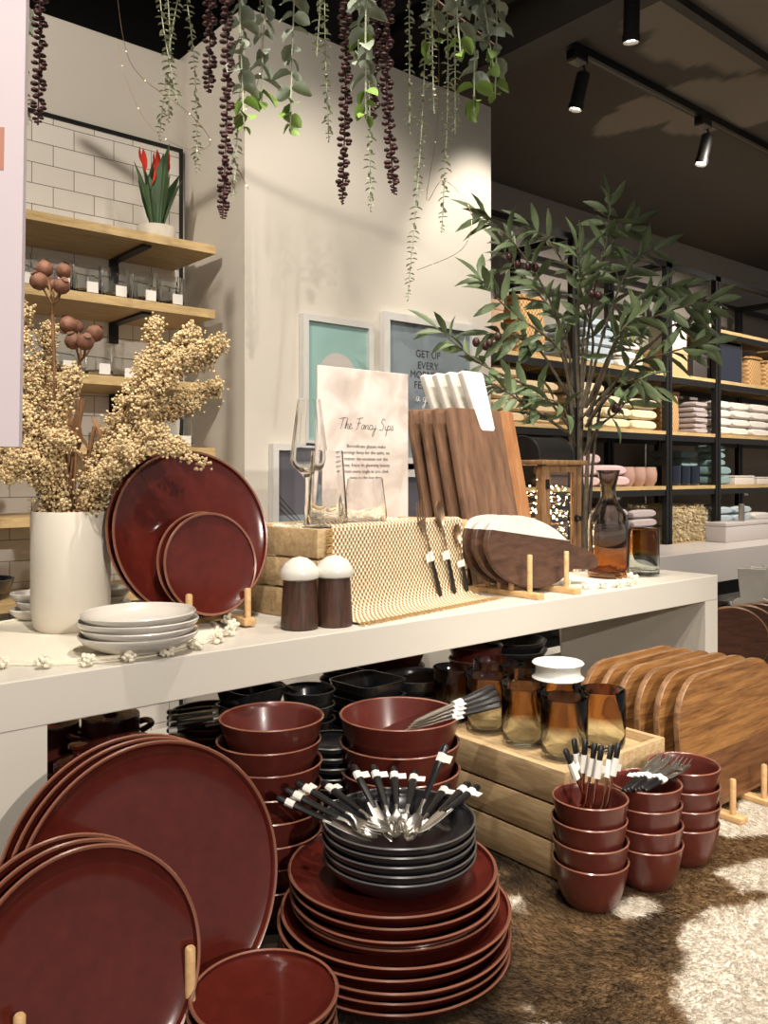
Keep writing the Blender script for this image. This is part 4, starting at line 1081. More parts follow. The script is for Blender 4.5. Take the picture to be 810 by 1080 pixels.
# standing teaspoons in the nearest small bowl stack
zb = HZ+.0297*3+.012
for i, (u, v) in enumerate(((596, 796), (606, 797), (617, 800), (627, 796), (634, 801), (645, 797), (652, 791))):
    ang_ = i*.9; B = sb[0]+Vector((.016*math.cos(ang_), .016*math.sin(ang_), 0)); B.z = zb
    zt_ = zb+.118; A = pxd(u, 1.225+.008*((i*3) % 4), zt_); dr = (A-B).normalized()
    place('spoon', .128, M['copper'], B+dr*.128, B, (0, -1, .2), 'rose gold teaspoon with black end upright in the nearest bowl, %s from left' % posn[i], 'teaspoons standing in the nearest small bowl', True, .27, hf=.30, hw=1.05, tl=.1)
# bundle across the middle small bowls
for i in range(7):
    o_ = (i-3)*.0075
    A = px(668+i*1.5+o_*300, 833-i*1.0, 1.245); B = px(700+i*6.2, 797+i*3.0, 1.345)
    A.z = HZ+.0297*3+.067+.0015*(i % 3); B.z = A.z+.020-.002*i
    dr = (B-A).normalized(); A = A - dr*.012
    place('fork' if i % 2 else 'knife', .135, M['steel'], A, A+dr*.135, (0, 0, 1), 'thin dark handled tagged utensil lying on the middle small bowl, %s in the bundle' % posn[i], 'utensils across the middle small bowl', True, .38)
# knives in the wide bowl tower
for i in range(4):
    B = px(427+i*3, 757-i*2, 1.27-.0*i); B.z = z7+.072+.004*i
    A = px(511-i*3, 736-i*3+3, 1.30+.01*i); A.z = z7+.088+.008+.0045*i
    dr = (A-B).normalized()
    place('knife', .155, M['steel'], B+dr*.155, B, (0, 0, 1), 'knife with black handle resting in the wide bowl tower, %s from front' % posn[i], 'knives in the wide maroon bowl', True, .46, hf=.46, hw=1.4, tl=.05)
# ================================================================== BEHIND, UNDER THE RISER
def pot(u, v, d, R, h, label, knob=True):
    c = pxd(u, d, HZ); t = thing('lidded_casserole', label, 'casserole', c, group='maroon casseroles under the riser')
    MB().lathe([(0, 0), (R*.8, 0), (R*.96, .01), (R, h*.5), (R, h), (R-.004, h), (R-.006, .01), (0, .008)], 48).build('pot_body', M['maroon_matte'], t)
    MB().lathe([(0, h+.012), (.012, h+.012), (R*.7, h+.009), (R*.98, h+.004), (R*1.0, h+.0005), (0, h+.0005)], 48, mis=None).build('lid', M['maroon'], t)
    MB().lathe([(0, h+.012), (.007, h+.012), (.008, h+.02), (.016, h+.026), (.016, h+.031), (0, h+.033)], 24).build('lid_knob', M['maroon'], [c for c in t.children if c.name.startswith('lid')][0])
    for s_ in (-1, 1): MB().tube(interp([(s_*R*.97, -.022, h*.8), (s_*(R+.022), -.015, h*.85), (s_*(R+.022), .015, h*.85), (s_*R*.97, .022, h*.8)]), .006, 8).build('handle', M['maroon_matte'], t)
    return t
pot(117, 748, 1.60, .053, .160, 'round maroon lidded casserole in the gap, centre one')
pot(57, 755, 1.58, .045, .150, 'maroon lidded casserole next to the riser leg')
pot(82, 775, 1.47, .04, .118, 'small maroon lidded pot in front of the round casserole')
pot(146, 762, 1.50, .04, .125, 'small maroon lidded pot right of the round casserole')
csp = pxd(222, 1.52, 0)
stack('salad_plate', 'plate', plate_mesh(.075, .016), mar, csp, HZ, .0135, 14, 'maroon plate', 'in the plate pile under the silver cutlery', 'plates under the silver cutlery', .001)
zs = HZ+.0135*13+.0185
for i in range(10):
    A = px(176+ (i % 3)*5, 750+ (i//3)*6, 1.46-.012*i+.03); A.z = zs+.004+.0035*(i % 3)
    B = px(232, 757+(i//3)*5, 1.50-.012*i+.03); B.z = zs+.004+.0035*(i % 3)
    dr = (B-A).normalized()
    place('spoon' if i % 2 else 'fork', .15, M['satin'], A, A+dr*.15, (0, 0, 1), 'silver utensil in the tagged bunch on plates under the riser, %s from the back' % posn[i], 'silver cutlery bunch under the riser', i % 3 == 0, .06)
# black square dishes and bowls
def square_dish(w, h):
    def wob(a, z): return (1/max(abs(math.cos(a))**7+abs(math.sin(a))**7, .01))**(1/7)
    return MB().lathe([(0, 0), (w*.36, 0), (w*.40, .004), (w*.5, h), (w*.5-.003, h), (w*.38, .008), (0, .006)], 48, wob=wob, mis=[0, 0, 0, 1, 0, 0])
def sqstack(u, d, w, h, dz, n, desc, where, group, z0=HZ, rot=0):
    c = pxd(u, d, 0); f_ = None
    for i in range(n):
        lb = '%s, %s %s' % (desc, rank(n-1-i, n), where)
        if f_ is None: f_ = tag(square_dish(w, h).build('square_dish', blk, loc=(c.x, c.y, z0)), lb, 'dish', group); f_.rotation_euler = (0, 0, rot)
        else: dup(f_, (c.x, c.y, z0+i*dz), lb, rot=(0, 0, rot))
sqstack(264, 1.46, .095, .042, .030, 8, 'small black square dish', 'in the square pile left of the black bowls', 'black square dishes, left pile', rot=.1)
sqstack(388, 1.60, .115, .035, .028, 8, 'black square dish', 'in the pile behind the wide maroon bowls', 'black square dishes, right pile', rot=.1)
cbb = pxd(325, 1.52, 0)
stack('black_bowl', 'bowl', bowl_mesh(.049, .05, .028, .003, .6), blk, cbb, HZ, .026, 8, 'small black bowl', 'in the round pile between the two maroon towers', 'small black bowls between the towers', .001)
cbr = pxd(368, 1.78, 0)
stack('black_bowl', 'bowl', bowl_mesh(.062, .045, .035, .003, .7), blk, cbr, HZ, .024, 8, 'black bowl', 'in the tall round pile behind the small black bowls', 'black bowls behind', .001)
stack('black_plate', 'plate', plate_mesh(.05, .014), blk, pxd(351, 1.33, 0), HZ, .0155, 13, 'small black plate', 'in the pile between the two maroon bowl towers', 'small black plates between the towers', .001)
stack('black_bowl', 'bowl', bowl_mesh(.068, .05, .04, .003, .6), blk, pxd(440, 1.68, 0), HZ, .028, 7, 'round black bowl', 'in the pile left of the amber tumblers', 'black bowls left of tumblers', .001)
stack('maroon_bowl', 'bowl', bowl_mesh(.075, .055, .04, .003, .6), marm, pxd(412, 1.83, 0), HZ, .03, 7, 'maroon bowl', 'in the rear pile under the riser', 'maroon bowls in the rear', .001)
stack('maroon_bowl', 'bowl', bowl_mesh(.062, .055, .035, .003, .6), marm, pxd(502, 1.90, 0), HZ, .03, 7, 'maroon bowl', 'in the rear pile behind the amber tumblers', 'maroon bowls behind the tumblers', .001)
stack('black_plate', 'plate', plate_mesh(.098, .018), blk, pxd(556, 2.02, 0), HZ, .013, 10, 'wide black plate', 'under the black bowls at the back of the riser', 'wide black plates at the back', .001)
stack('black_bowl', 'bowl', bowl_mesh(.082, .045, .045, .003, .7), blk, pxd(540, 1.99, 0), HZ+.0135*9+.02, .022, 3, 'black bowl', 'stacked on the wide black plates at the back', 'black bowls on wide black plates', .001)
for i in range(4):
    A = px(283+i*4, 715+i*2, 1.52); B = px(316, 727, 1.52); A.z = HZ+.026*7+.062; B.z = HZ+.026*7+.045; dr = (A-B).normalized()
    place('spoon', .1, M['steel'], B+dr*.1, B, (0, 0, 1), 'small tagged silver spoon in the black bowl under the riser, %s from left' % posn[i], 'spoons in the small black bowl', True, .12)
# ================================================================== LOWER CRATE + TUMBLERS
k0 = pxd(596, 1.271, 0)
a1 = C(-.637, .770, 0); ang2 = math.atan2(-a1.y, -a1.x)    # local +X runs from far-left end to the near corner
LX, LY = .44, .27
k1 = pxd(691, 1.456, 0)
bdir = (k1-k0); LY = bdir.length
org = k0 + Vector((a1.x, a1.y, 0))*LX
# local frame: X from org to k0, Y away
xdir = (k0-org).normalized(); ang2 = math.atan2(xdir.y, xdir.x)
ydir = Vector((-xdir.y, xdir.x, 0))
sgn = 1 if ydir.dot(bdir) > 0 else -1
lc = thing('wooden_crate', 'upturned slatted pine crate on the cowhide carrying amber tumblers', 'crate', (org.x, org.y, HZ), rz=ang2)
LH = .17
def ybox(x0, x1, y0, y1, z0, z1, b=.001):
    if sgn < 0: y0, y1 = -y1, -y0
    return MB().box(x0, x1, y0, y1, z0, z1, b)
for k in range(3):
    z0 = .002+k*.057; z1 = z0+.053
    ybox(0, LX, 0, .011, z0, z1).build('slat', M['crate'], lc); ybox(0, LX, LY-.011, LY, z0, z1).build('slat', M['crate'], lc)
    ybox(0, .011, .0112, LY-.0112, z0, z1).build('slat', M['crate'], lc); ybox(LX-.011, LX, .0112, LY-.0112, z0, z1).build('slat', M['crate'], lc)
ybox(.0112, LX-.0112, .0112, LY-.0112, LH-.028, LH-.016, 0).build('inner_board', M['crate'], lc, smooth=False)
ybox(.0112, LX-.0112, .0112, LY-.0112, .01, .03, 0).build('dark_lining', M['dark'], lc, smooth=False)
tz = HZ+LH-.0155
tprof = [(0, 0), (.026, 0), (.034, .004), (.0375, .014), (.0385, .03), (.0385, .099), (.0378, .1), (.037, .099), (.037, .03), (.0355, .018), (.031, .011), (0, .0095)]
tl = MB().lathe(tprof, 48)
first = None
G = [(595, 1.383, 'nearest amber tumbler on the crate, front corner'), (552.5, 1.455, 'amber tumbler on the crate left of the nearest one'), (514, 1.53, 'amber tumbler third from the front along the crate edge'),
     (635.5, 1.433, 'amber tumbler at the right side of the crate, before the boards'), (478, 1.60, 'amber tumbler at the far left of the crate, behind the knives'),
     (520, 1.66, 'amber tumbler in the rear row under the riser edge'), (549, 1.62, 'amber tumbler in the rear row directly left of the clear spool'), (590, 1.515, 'amber tumbler beneath the clear plastic spool')]
for (u, d, lb) in G:
    p = pxd(u, d, tz)
    if first is None: first = tag(tl.build('amber_tumbler', M['amber'], loc=p), lb, 'glass', 'amber tumblers on the crate')
    else: dup(first, tuple(p), lb)
p = pxd(588.5, 1.505, tz+.1005)
t = thing('plastic_spool', 'clear white plastic spool lying on an amber tumbler', 'spool', p)
MB().lathe([(0, 0), (.044, 0), (.046, .002), (.044, .004), (.040, .008), (.039, .015), (.040, .022), (.044, .026), (.046, .028), (.044, .030), (.036, .030), (.034, .026), (0, .026)], 48).build('spool_body', M['spool'], t)
# ================================================================== STANDING ACACIA BOARDS
def cut(o_, z_, up):
    res = []
    for i in range(len(o_)):
        (x0, z0), (x1, z1) = o_[i], o_[(i+1) % len(o_)]
        a, b = (z0 >= z_) == up, (z1 >= z_) == up
        if a: res.append((x0, z0))
        if a != b: res.append((x0+(x1-x0)*(z_-z0)/(z1-z0), z_))
    return res
ab = None
bw, bh = .37, .245
Yb0 = .79
for i in range(6):
    Y = Yb0 + .036*i; x0 = X_of(722 if i == 0 else 722, .785)*1.0 - .006*i
    loc = (x0+bw/2, Y, HZ+.011); rot = (math.radians(-4), 0, 0)
    lb = 'acacia serving board standing in the peg rack, ' + ['frontmost', 'second from front', 'third from front', 'fourth from front', 'fifth from front', 'rearmost'][i]
    if ab is None:
        ab = thing('serving_board', lb, 'board', loc, rot, 'acacia boards standing in a row')
        ol = rrect(bw, bh, .085, 12)
        MB().slab(cut(ol, .098, True), .012, .0015, 0, 1).build('upper_plank', [M['acacia'], M['acacia_edge']], ab)
        MB().slab(cut(ol, .098, False), .012, .0015, 0, 1).build('lower_plank', [M['acacia_low'], M['acacia_edge']], ab)
    else: dup(ab, loc, lb, rot=rot)
rx = X_of(777, .745)
t = thing('board_rack', 'pale wooden peg rack holding the standing acacia boards', 'board rack', (rx, .73, HZ))
for xx in (0, .118, .27):
    MB().box(xx-.012, xx+.012, 0, .30, 0, .010, .001).build('base_bar', M['rack'], t)
    MB().box(xx-.03, xx+.022, -.012, .012, .0001, .0102, .001).build('foot', M['rack'], t) if False else None
    for yy in [.022]+[.079+.036*k for k in range(6)]:
        MB().lathe([(0, 0), (.0055, 0), (.0055, .062), (.004, .064), (0, .064)], 14).build('peg', M['rack'], t, loc=(xx, yy, .009))
MB().box(-.02, .29, .145, .157, .0, .0098).build('cross_bar', M['rack'], t)
# ================================================================== RISER: WALNUT BOARDS WITH MARBLE TOPS
wb = None
xa, xb_ = X_of(503, 1.27), X_of(571, 1.27); bw2 = xb_-xa
for i in range(4):
    loc = (xa+bw2/2-.007*i, 1.275+.036*i, RZ+.005); rot = (math.radians(-13), 0, 0)
    lb = 'walnut cutting board with white marble top tab, ' + ['frontmost', 'second from front', 'third from front', 'rearmost'][i] + ' of four leaning'
    if wb is None:
        wb = thing('cutting_board', lb, 'cutting board', loc, rot, 'walnut boards leaning on the riser')
        MB().slab(rrect(bw2-.046, .405, .006, 3, -.023), .015, .0015).build('board', [M['walnut']], wb)
        MB().slab(rrect(.0458, .405, .006, 3, bw2/2-.023), .015, .0015).build('light_strip', [M['acacia_strip']], wb)
        tb_ = [(-bw2*.36, .36), (-bw2*.36+.052, .36), (-bw2*.36+.062, .365), (-bw2*.36+.075, .47), (-bw2*.36+.068, .475), (-bw2*.36-.030, .475), (-bw2*.36-.034, .47), (-bw2*.36-.006, .365)]
        tb_ = [(-.008, .352), (.030, .352), (.035, .358), (.027, .492), (.022, .497), (-.040, .497), (-.045, .492), (-.014, .358)]
        MB().slab(tb_, .0156, .002).build('marble_tab', M['marble'], wb)
    else: dup(wb, loc, lb, rot=rot)
# round paddle boards in a rack
pbt = None
Yp = 1.14; xc_ = X_of(556, Yp)
PPX = [(516, 585), (519, 564), (528, 552), (540, 547), (555, 547), (572, 552), (588, 561), (597, 570), (604, 577), (614, 580), (624, 585), (629, 591), (630, 598), (624, 603), (613, 603), (603, 603), (596, 609), (585, 617), (570, 622), (552, 622), (537, 616), (525, 605)]
paddle = []
for (u, v) in reversed(PPX):
    q = ony(u, v, Yp); paddle.append((q.x-xc_, q.z-RZ-.013))
zmn = min(z for x, z in paddle); paddle = [(x, z-zmn) for x, z in paddle]
paddle = [(p.x, p.y) for p in interp([Vector((x, z, 0)) for x, z in paddle+[paddle[0]]], 3)][:-1]
qa, qb = ony(516, 561, Yp), ony(600, 573, Yp); SL = (qb.z-qa.z)/(qb.x-qa.x); Z0 = qa.z-RZ-.013-zmn - SL*(qa.x-xc_)
def split(o_, zc_, keep_up):
    res = []; n_ = len(o_)
    for i in range(n_):
        (x0, z0), (x1, z1) = o_[i], o_[(i+1) % n_]
        l0 = zc_+SL*x0; l1 = zc_+SL*x1
        in0 = (z0 >= l0) == keep_up; in1 = (z1 >= l1) == keep_up
        if in0: res.append((x0, z0))
        if in0 != in1:
            s_ = (l0-z0)/((z1-z0)-(l1-l0)); res.append((x0+(x1-x0)*s_, z0+(z1-z0)*s_))
    return res
lowp, upp = split(paddle, Z0, False), split(paddle, Z0, True)
for i in range(3):
    loc = (xc_-.002*i, Yp+.032*i, RZ+.013); rot = (math.radians(-6), 0, 0)
    lb = 'round walnut and marble paddle board, ' + ['frontmost', 'middle', 'rearmost'][i] + ' of three in the peg rack'
    if pbt is None:
        pbt = thing('paddle_board', lb, 'serving board', loc, rot, 'round paddle boards on the riser')
        MB().slab(lowp, .014, .001).build('wood_body', M['walnut_paddle'], pbt); MB().slab(upp, .014, .001).build('marble_inlay', M['marble'], pbt)
    else: dup(pbt, loc, lb, rot=rot)
t = thing('board_rack', 'pale wooden peg rack holding round paddle boards on the riser', 'board rack', (xc_, Yp-.05, RZ))
for xx in (-.03, .088):
    MB().box(xx-.011, xx+.011, -.012, .17, 0, .012, .0015).build('base_bar', M['rack'], t)
    for yy in (.018, .066+.001, .098+.001, .132):
        MB().lathe([(0, 0), (.0055, 0), (.0055, .075), (.004, .077), (0, .077)], 14).build('peg', M['rack'], t, loc=(xx, yy, .011))
MB().box(-.1, .1, .15, .17, 0, .0119).build('cross_bar', M['rack'], t)
# ================================================================== LANTERN
lx0, lx1 = X_of(572, 1.335), X_of(613, 1.335); ly0, ly1 = 1.335, 1.47
lw, ld, lh = lx1-lx0, ly1-ly0, .285
ln = thing('lantern', 'rustic wooden lantern with black arched top filled with fairy lights', 'lantern', ((lx0+lx1)/2, (ly0+ly1)/2, RZ))
wl = wood('aged_lantern_wood', rgb(112, 80, 52), rgb(160, 122, 82), (12, 12, 2), 6, .6)
MB().box(-lw/2-.008, lw/2+.008, -ld/2-.008, ld/2+.008, 0, .018, .002).build('base', wl, ln)
MB().box(-lw/2-.012, lw/2+.012, -ld/2-.012, ld/2+.012, lh-.012, lh, .002).build('top_board', wl, ln)
for sx in (-1, 1):
    for sy in (-1, 1):
        MB().box(min(sx*lw/2, sx*(lw/2-.016)), max(sx*lw/2, sx*(lw/2-.016)), min(sy*ld/2, sy*(ld/2-.016)), max(sy*ld/2, sy*(ld/2-.016)), .0181, lh-.0121).build('corner_post', wl, ln, smooth=False)
# door frame on the front
dm = MB(); y0_, y1_ = -ld/2+.001, -ld/2+.011
dm.box(-lw/2+.018, -lw/2+.032, y0_, y1_, .02, lh-.014); dm.box(lw/2-.032, lw/2-.018, y0_, y1_, .02, lh-.014); dm.box(-lw/2+.032, lw/2-.032, y0_, y1_, .02, .036); dm.box(-lw/2+.032, lw/2-.032, y0_, y1_, lh-.03, lh-.014)
door = dm.build('door', wl, ln, smooth=False)
gm = MB(); gm.box(-lw/2+.032, lw/2-.032, -ld/2+.004, -ld/2+.006, .036, lh-.03); gm.box(-lw/2+.004, -lw/2+.006, -ld/2+.0165, ld/2-.0165, .0182, lh-.0122); gm.box(lw/2-.006, lw/2-.004, -ld/2+.0165, ld/2-.0165, .0182, lh-.0122)
gm.build('glass_pane', M['glass'], ln, smooth=False)
for z in (.06, lh-.06): MB().box(-lw/2+.012, -lw/2+.026, -ld/2-.002, -ld/2+.002, z-.012, z+.012).build('hinge', M['black_metal'], door)
MB().lathe([(0, 0), (.009, 0), (.009, .004), (.004, .005), (.004, .012), (.007, .014), (0, .016)], 16, Matrix.Translation((lw/2-.02, -ld/2+.001, lh*.48)) @ Matrix.Rotation(PI/2, 4, 'X')).build('latch_knob', M['black_metal'], door)
# arched black metal roof: barrel along X with end caps
rf = MB(); Rb = ld/2-.012; ring0 = []; 
sec = [(-Rb, 0)]+[(-Rb*math.cos(PI*k/16), .012+(Rb*.85)*math.sin(PI*k/16)) for k in range(17)]+[(Rb, 0)]
rf.loft([[(-lw/2+.002, y, lh+.0001+z) for y, z in sec], [(lw/2-.02, y, lh+.0001+z) for y, z in sec]])
rf.build('arched_roof', M['black_metal'], ln, angle=30)
for x in (-lw/2+.002, lw/2-.02): MB().tube([(x, y, lh+.001+z) for y, z in sec], .0028, 6).build('roof_rim', M['black_metal'], ln)
rg = MB(); rg.tube([(.0-.01+.03*math.cos(2*PI*i/24), .0, lh+.012+Rb*.85+.022+.022*math.sin(2*PI*i/24)) for i in range(25)], .002, 6) if False else None
# fairy lights inside
rr = random.Random(4); wire = []; p = Vector((0, 0, .04)); fl_ = MB()
for i in range(170):
    wire.append(Vector((rr.uniform(-lw/2+.02, lw/2-.02), rr.uniform(-ld/2+.02, ld/2-.02), .03+.195*(i/169)+rr.uniform(-.012, .012))))
for q_ in wire: fl_.ico(q_, .0024, 0)
o = fl_.build('fairy_bulbs', mat('warm_led', (1, .8, .5, 1), .5, emis=(1, .72, .40, 1), es=22), ln); o['kind'] = 'stuff'
MB().tube(wire[::2], .0005, 3).build('fairy_wire', M['gold'], ln)
# ================================================================== CARAFE AND AMBER TUMBLER
p = pxd(641.5, 2.02, RZ+.0035)
cf = thing('carafe', 'smoky glass carafe with narrow neck and amber base on the doily', 'carafe', p)
o_ = [(0, 0), (.042, 0), (.048, .005), (.0485, .02), (.0485, .125), (.044, .148), (.028, .17), (.020, .186), (.0175, .20), (.018, .215), (.024, .24), (.028, .256)]
i_ = [(.0268, .256), (.0225, .239), (.0165, .215), (.016, .20), (.0185, .187), (.0262, .171), (.0422, .148), (.0468, .124), (.0468, .02), (.041, .011), (0, .008)]
MB().lathe(o_+i_, 56).build('glass_body', M['carafe'], cf)
MB().tube(interp([(-.0475, 0, .03), (-.056, 0, .05), (-.062, 0, .09), (-.060, 0, .125), (-.0425, 0, .15)]), .0035, 8).build('handle', M['carafe'], cf)
p = pxd(679, 2.075, RZ+.0035)
tag(MB().lathe([(0, 0), (.034, 0), (.037, .003), (.0372, .11), (.0365, .112), (.0357, .11), (.0355, .014), (.03, .008), (0, .008)], 48).build('amber_tumbler', M['amber_tumbler'], loc=p), 'straight tumbler with amber upper half and clear base beside the carafe', 'glass')
# ================================================================== DRIED FLOWERS
vt = cv + Vector((0, 0, VH))
rr = random.Random(21)
def plume(label, lines, n, base):
    t = thing('dried_flower_spray', label, 'dried flowers', base, group='dried berry sprays in the white vase')
    st = MB(); bl = MB()
    for (pts, r0, r1, cnt) in lines:
        P = [px(u, v, d)-Vector(base) for u, v, d in pts]
        P = interp(P, 6)
        st.tube(P, [.0025*(1-.7*i/len(P)) for i in range(len(P))], 5)
        tw = cnt//16
        for k in range(tw):
            s_ = .12+.88*rr.random()**.8; f = s_*(len(P)-1); i = min(int(f), len(P)-2); c = P[i].lerp(P[i+1], f-i); ax = (P[i+1]-P[i]).normalized()
            R = r0+(r1-r0)*s_; dv = Vector((rr.gauss(0, 1), rr.gauss(0, 1), rr.gauss(0, 1))); dv = (dv-ax*dv.dot(ax)).normalized()*R*rr.uniform(.5, 1.05)+ax*R*.5
            if rr.random() < .5: st.tube([c, c+dv*.5+Vector((0, 0, .002)), c+dv], [.001, .0008, .0005], 3)
            for q in range(16):
                w = rr.random()
                bl.ico(c+dv*(.35+.75*w)+Vector((rr.gauss(0, .0055), rr.gauss(0, .0055), rr.gauss(0, .0055))), rr.uniform(.0018, .0032), 0)
    st.build('stem', M['dry_stem'], t)
    o = bl.build('berry_heads', M['dry_berry'], t, angle=180); o['kind'] = 'stuff'
    return t
D0 = 1.355
def vb(k): # stem foot inside the vase
    return (75+6*math.sin(k*2.1), 655, D0+.015*math.cos(k*1.7))
plume('big cream dried berry spray leaning right out of the white vase', [
    ([vb(0), (90, 545, D0), (118, 455, D0+.02), (150, 400, D0+.03), (163, 340, D0+.02)], .030, .010, 1700),
    ([vb(1), (95, 540, D0), (140, 450, D0-.03), (185, 390, D0-.03), (232, 362, D0-.02)], .028, .012, 2000),
    ([vb(1), (95, 540, D0), (140, 470, D0+.04), (190, 425, D0+.05), (230, 408, D0+.05)], .026, .010, 1700),
    ([vb(2), (92, 545, D0), (130, 440, D0+.06), (175, 385, D0+.08), (205, 350, D0+.08)], .032, .014, 1900),
    ([vb(2), (92, 545, D0), (128, 480, D0+.0), (165, 440, D0+.0), (205, 425, D0)], .026, .012, 1300), ([vb(1), (95, 540, D0), (135, 430, D0+.0), (170, 375, D0+.0), (215, 378, D0)], .026, .016, 1500)], 0, vt)
plume('lower cream dried berry spray drooping right over the platter', [
    ([vb(3), (95, 540, D0-.03), (125, 490, D0-.06), (165, 472, D0-.08), (222, 490, D0-.08)], .014, .006, 700),
    ([vb(4), (92, 540, D0-.02), (125, 480, D0-.05), (155, 455, D0-.06), (190, 470, D0-.07)], .018, .008, 800),
    ([vb(5), (90, 540, D0-.04), (110, 500, D0-.07), (135, 480, D0-.09)], .014, .012, 500)], 0, vt)
plume('tall cream dried berry spray at the left beside the hanging sign', [
    ([vb(6), (60, 540, D0), (40, 470, D0+.02), (30, 400, D0+.03), (24, 325, D0+.03)], .030, .012, 2000),
    ([vb(7), (62, 540, D0), (50, 450, D0+.05), (48, 390, D0+.08), (52, 345, D0+.08)], .026, .010, 1400),
    ([vb(8), (62, 540, D0), (55, 470, D0-.03), (66, 425, D0-.05), (78, 395, D0-.05)], .020, .010, 1000)], 0, vt)
plume('low cream dried berry spray spilling left below the hanging sign', [
    ([vb(9), (55, 535, D0-.02), (30, 480, D0-.04), (5, 470, D0-.04), (-25, 485, D0-.05)], .028, .020, 1500),
    ([vb(10), (55, 540, D0-.03), (35, 495, D0-.06), (22, 480, D0-.07), (8, 500, D0-.07)], .022, .014, 1300),
    ([vb(11), (56, 540, D0-.02), (40, 470, D0-.05), (25, 440, D0-.06), (8, 430, D0-.06)], .028, .018, 1500),
    ([vb(12), (60, 540, D0-.02), (50, 490, D0-.05), (60, 460, D0-.06), (72, 470, D0-.06)], .018, .012, 700)], 0, vt)
def podstem(label, foot, mid, pods):
    t = thing('dried_pod_stem', label, 'dried flowers', vt, group='dried pod stems in the vase')
    m_ = MB(); hub = px(*mid)-vt
    m_.tube(interp([px(*vb(foot))-vt, px(mid[0]*.5+36, 520, mid[2])-vt, hub], 6), .0028, 6)
    for (u, v, d, r) in pods:
        c = px(u, v, d)-vt; m_.tube(interp([hub, (hub+c)/2+Vector((.003, 0, -.004)), c]), .0018, 5)
    m_.build('stem', M['dry_stem'], t)
    for (u, v, d, r) in pods:
        c = px(u, v, d)-vt; dr = (c-hub).normalized(); q_ = dr.to_track_quat('Z', 'Y').to_matrix().to_4x4()
        pr = [(0, -r), (r*.5, -r*.88), (r*.88, -r*.45), (r, 0), (r*.92, r*.45), (r*.6, r*.85), (r*.34, r*.98), (r*.45, r*1.15), (r*.2, r*1.1), (0, r*1.02)]
        MB().lathe(pr, 20, Matrix.Translation(c) @ q_, wob=lambda a, z: 1+.05*math.cos(8*a)).build('seed_pod', M['pod'], t)
podstem('dried stem with four round brown pods, upper cluster by the shelves', 1, (55, 322, 1.36), [(47, 284, 1.38, .0135), (41, 297, 1.34, .0140), (67, 286, 1.36, .0125), (65, 302, 1.34, .0130), (55, 300, 1.39, .011)])
podstem('dried stem with round brown pods, lower cluster right of the upper one', 2, (84, 382, 1.36), [(72, 343, 1.36, .0140), (77, 360, 1.34, .0130), (90, 361, 1.33, .0135), (100, 352, 1.37, .0135), (82, 345, 1.39, .010)])
for i, (u, v, w, lb) in enumerate(((52, 440, .0048, 'thick brown dried stem at the left in the vase'), (74, 430, .0042, 'thick brown dried stem at centre left of the vase'), (88, 420, .0045, 'tall tan dried stem at the vase centre'), (100, 450, .0045, 'brown dried stem at centre right of the vase'), (118, 455, .004, 'slanting brown dried stem at the right of the vase'), (40, 505, .003, 'short dark curled dried stem at the left vase rim'))):
    t = thing('dried_stalk', lb, 'dried flowers', vt)
    x_ = 55+i*9 if i < 5 else 50
    MB().tube(interp([px(x_*.5+38, 650, D0+.01*(i % 3)-.01)-vt, px(x_, 540, D0+.012*(i % 3)-.012)-vt, px((x_+u)/2+3*math.sin(i*2), (540+v)/2, D0+.02)-vt, px(u, v, D0+.02)-vt], 6), [w*1.1]*10+[w*.8]*9, 7).build('stalk', M['dry_stem'], t)
    m_ = MB()
    for q in range(3):
        s_ = px(x_+(u-x_)*(.3+.2*q), 540+(v-540)*(.3+.2*q), D0+.02)-vt
        m_.leaf(s_, Vector((rr.gauss(0, .5), rr.gauss(0, .4), 1.0)), Vector((rr.gauss(0, 1), -1, 0)), .07, .018, .35)
    m_.build('dry_leaf', M['dry_stem'], t)
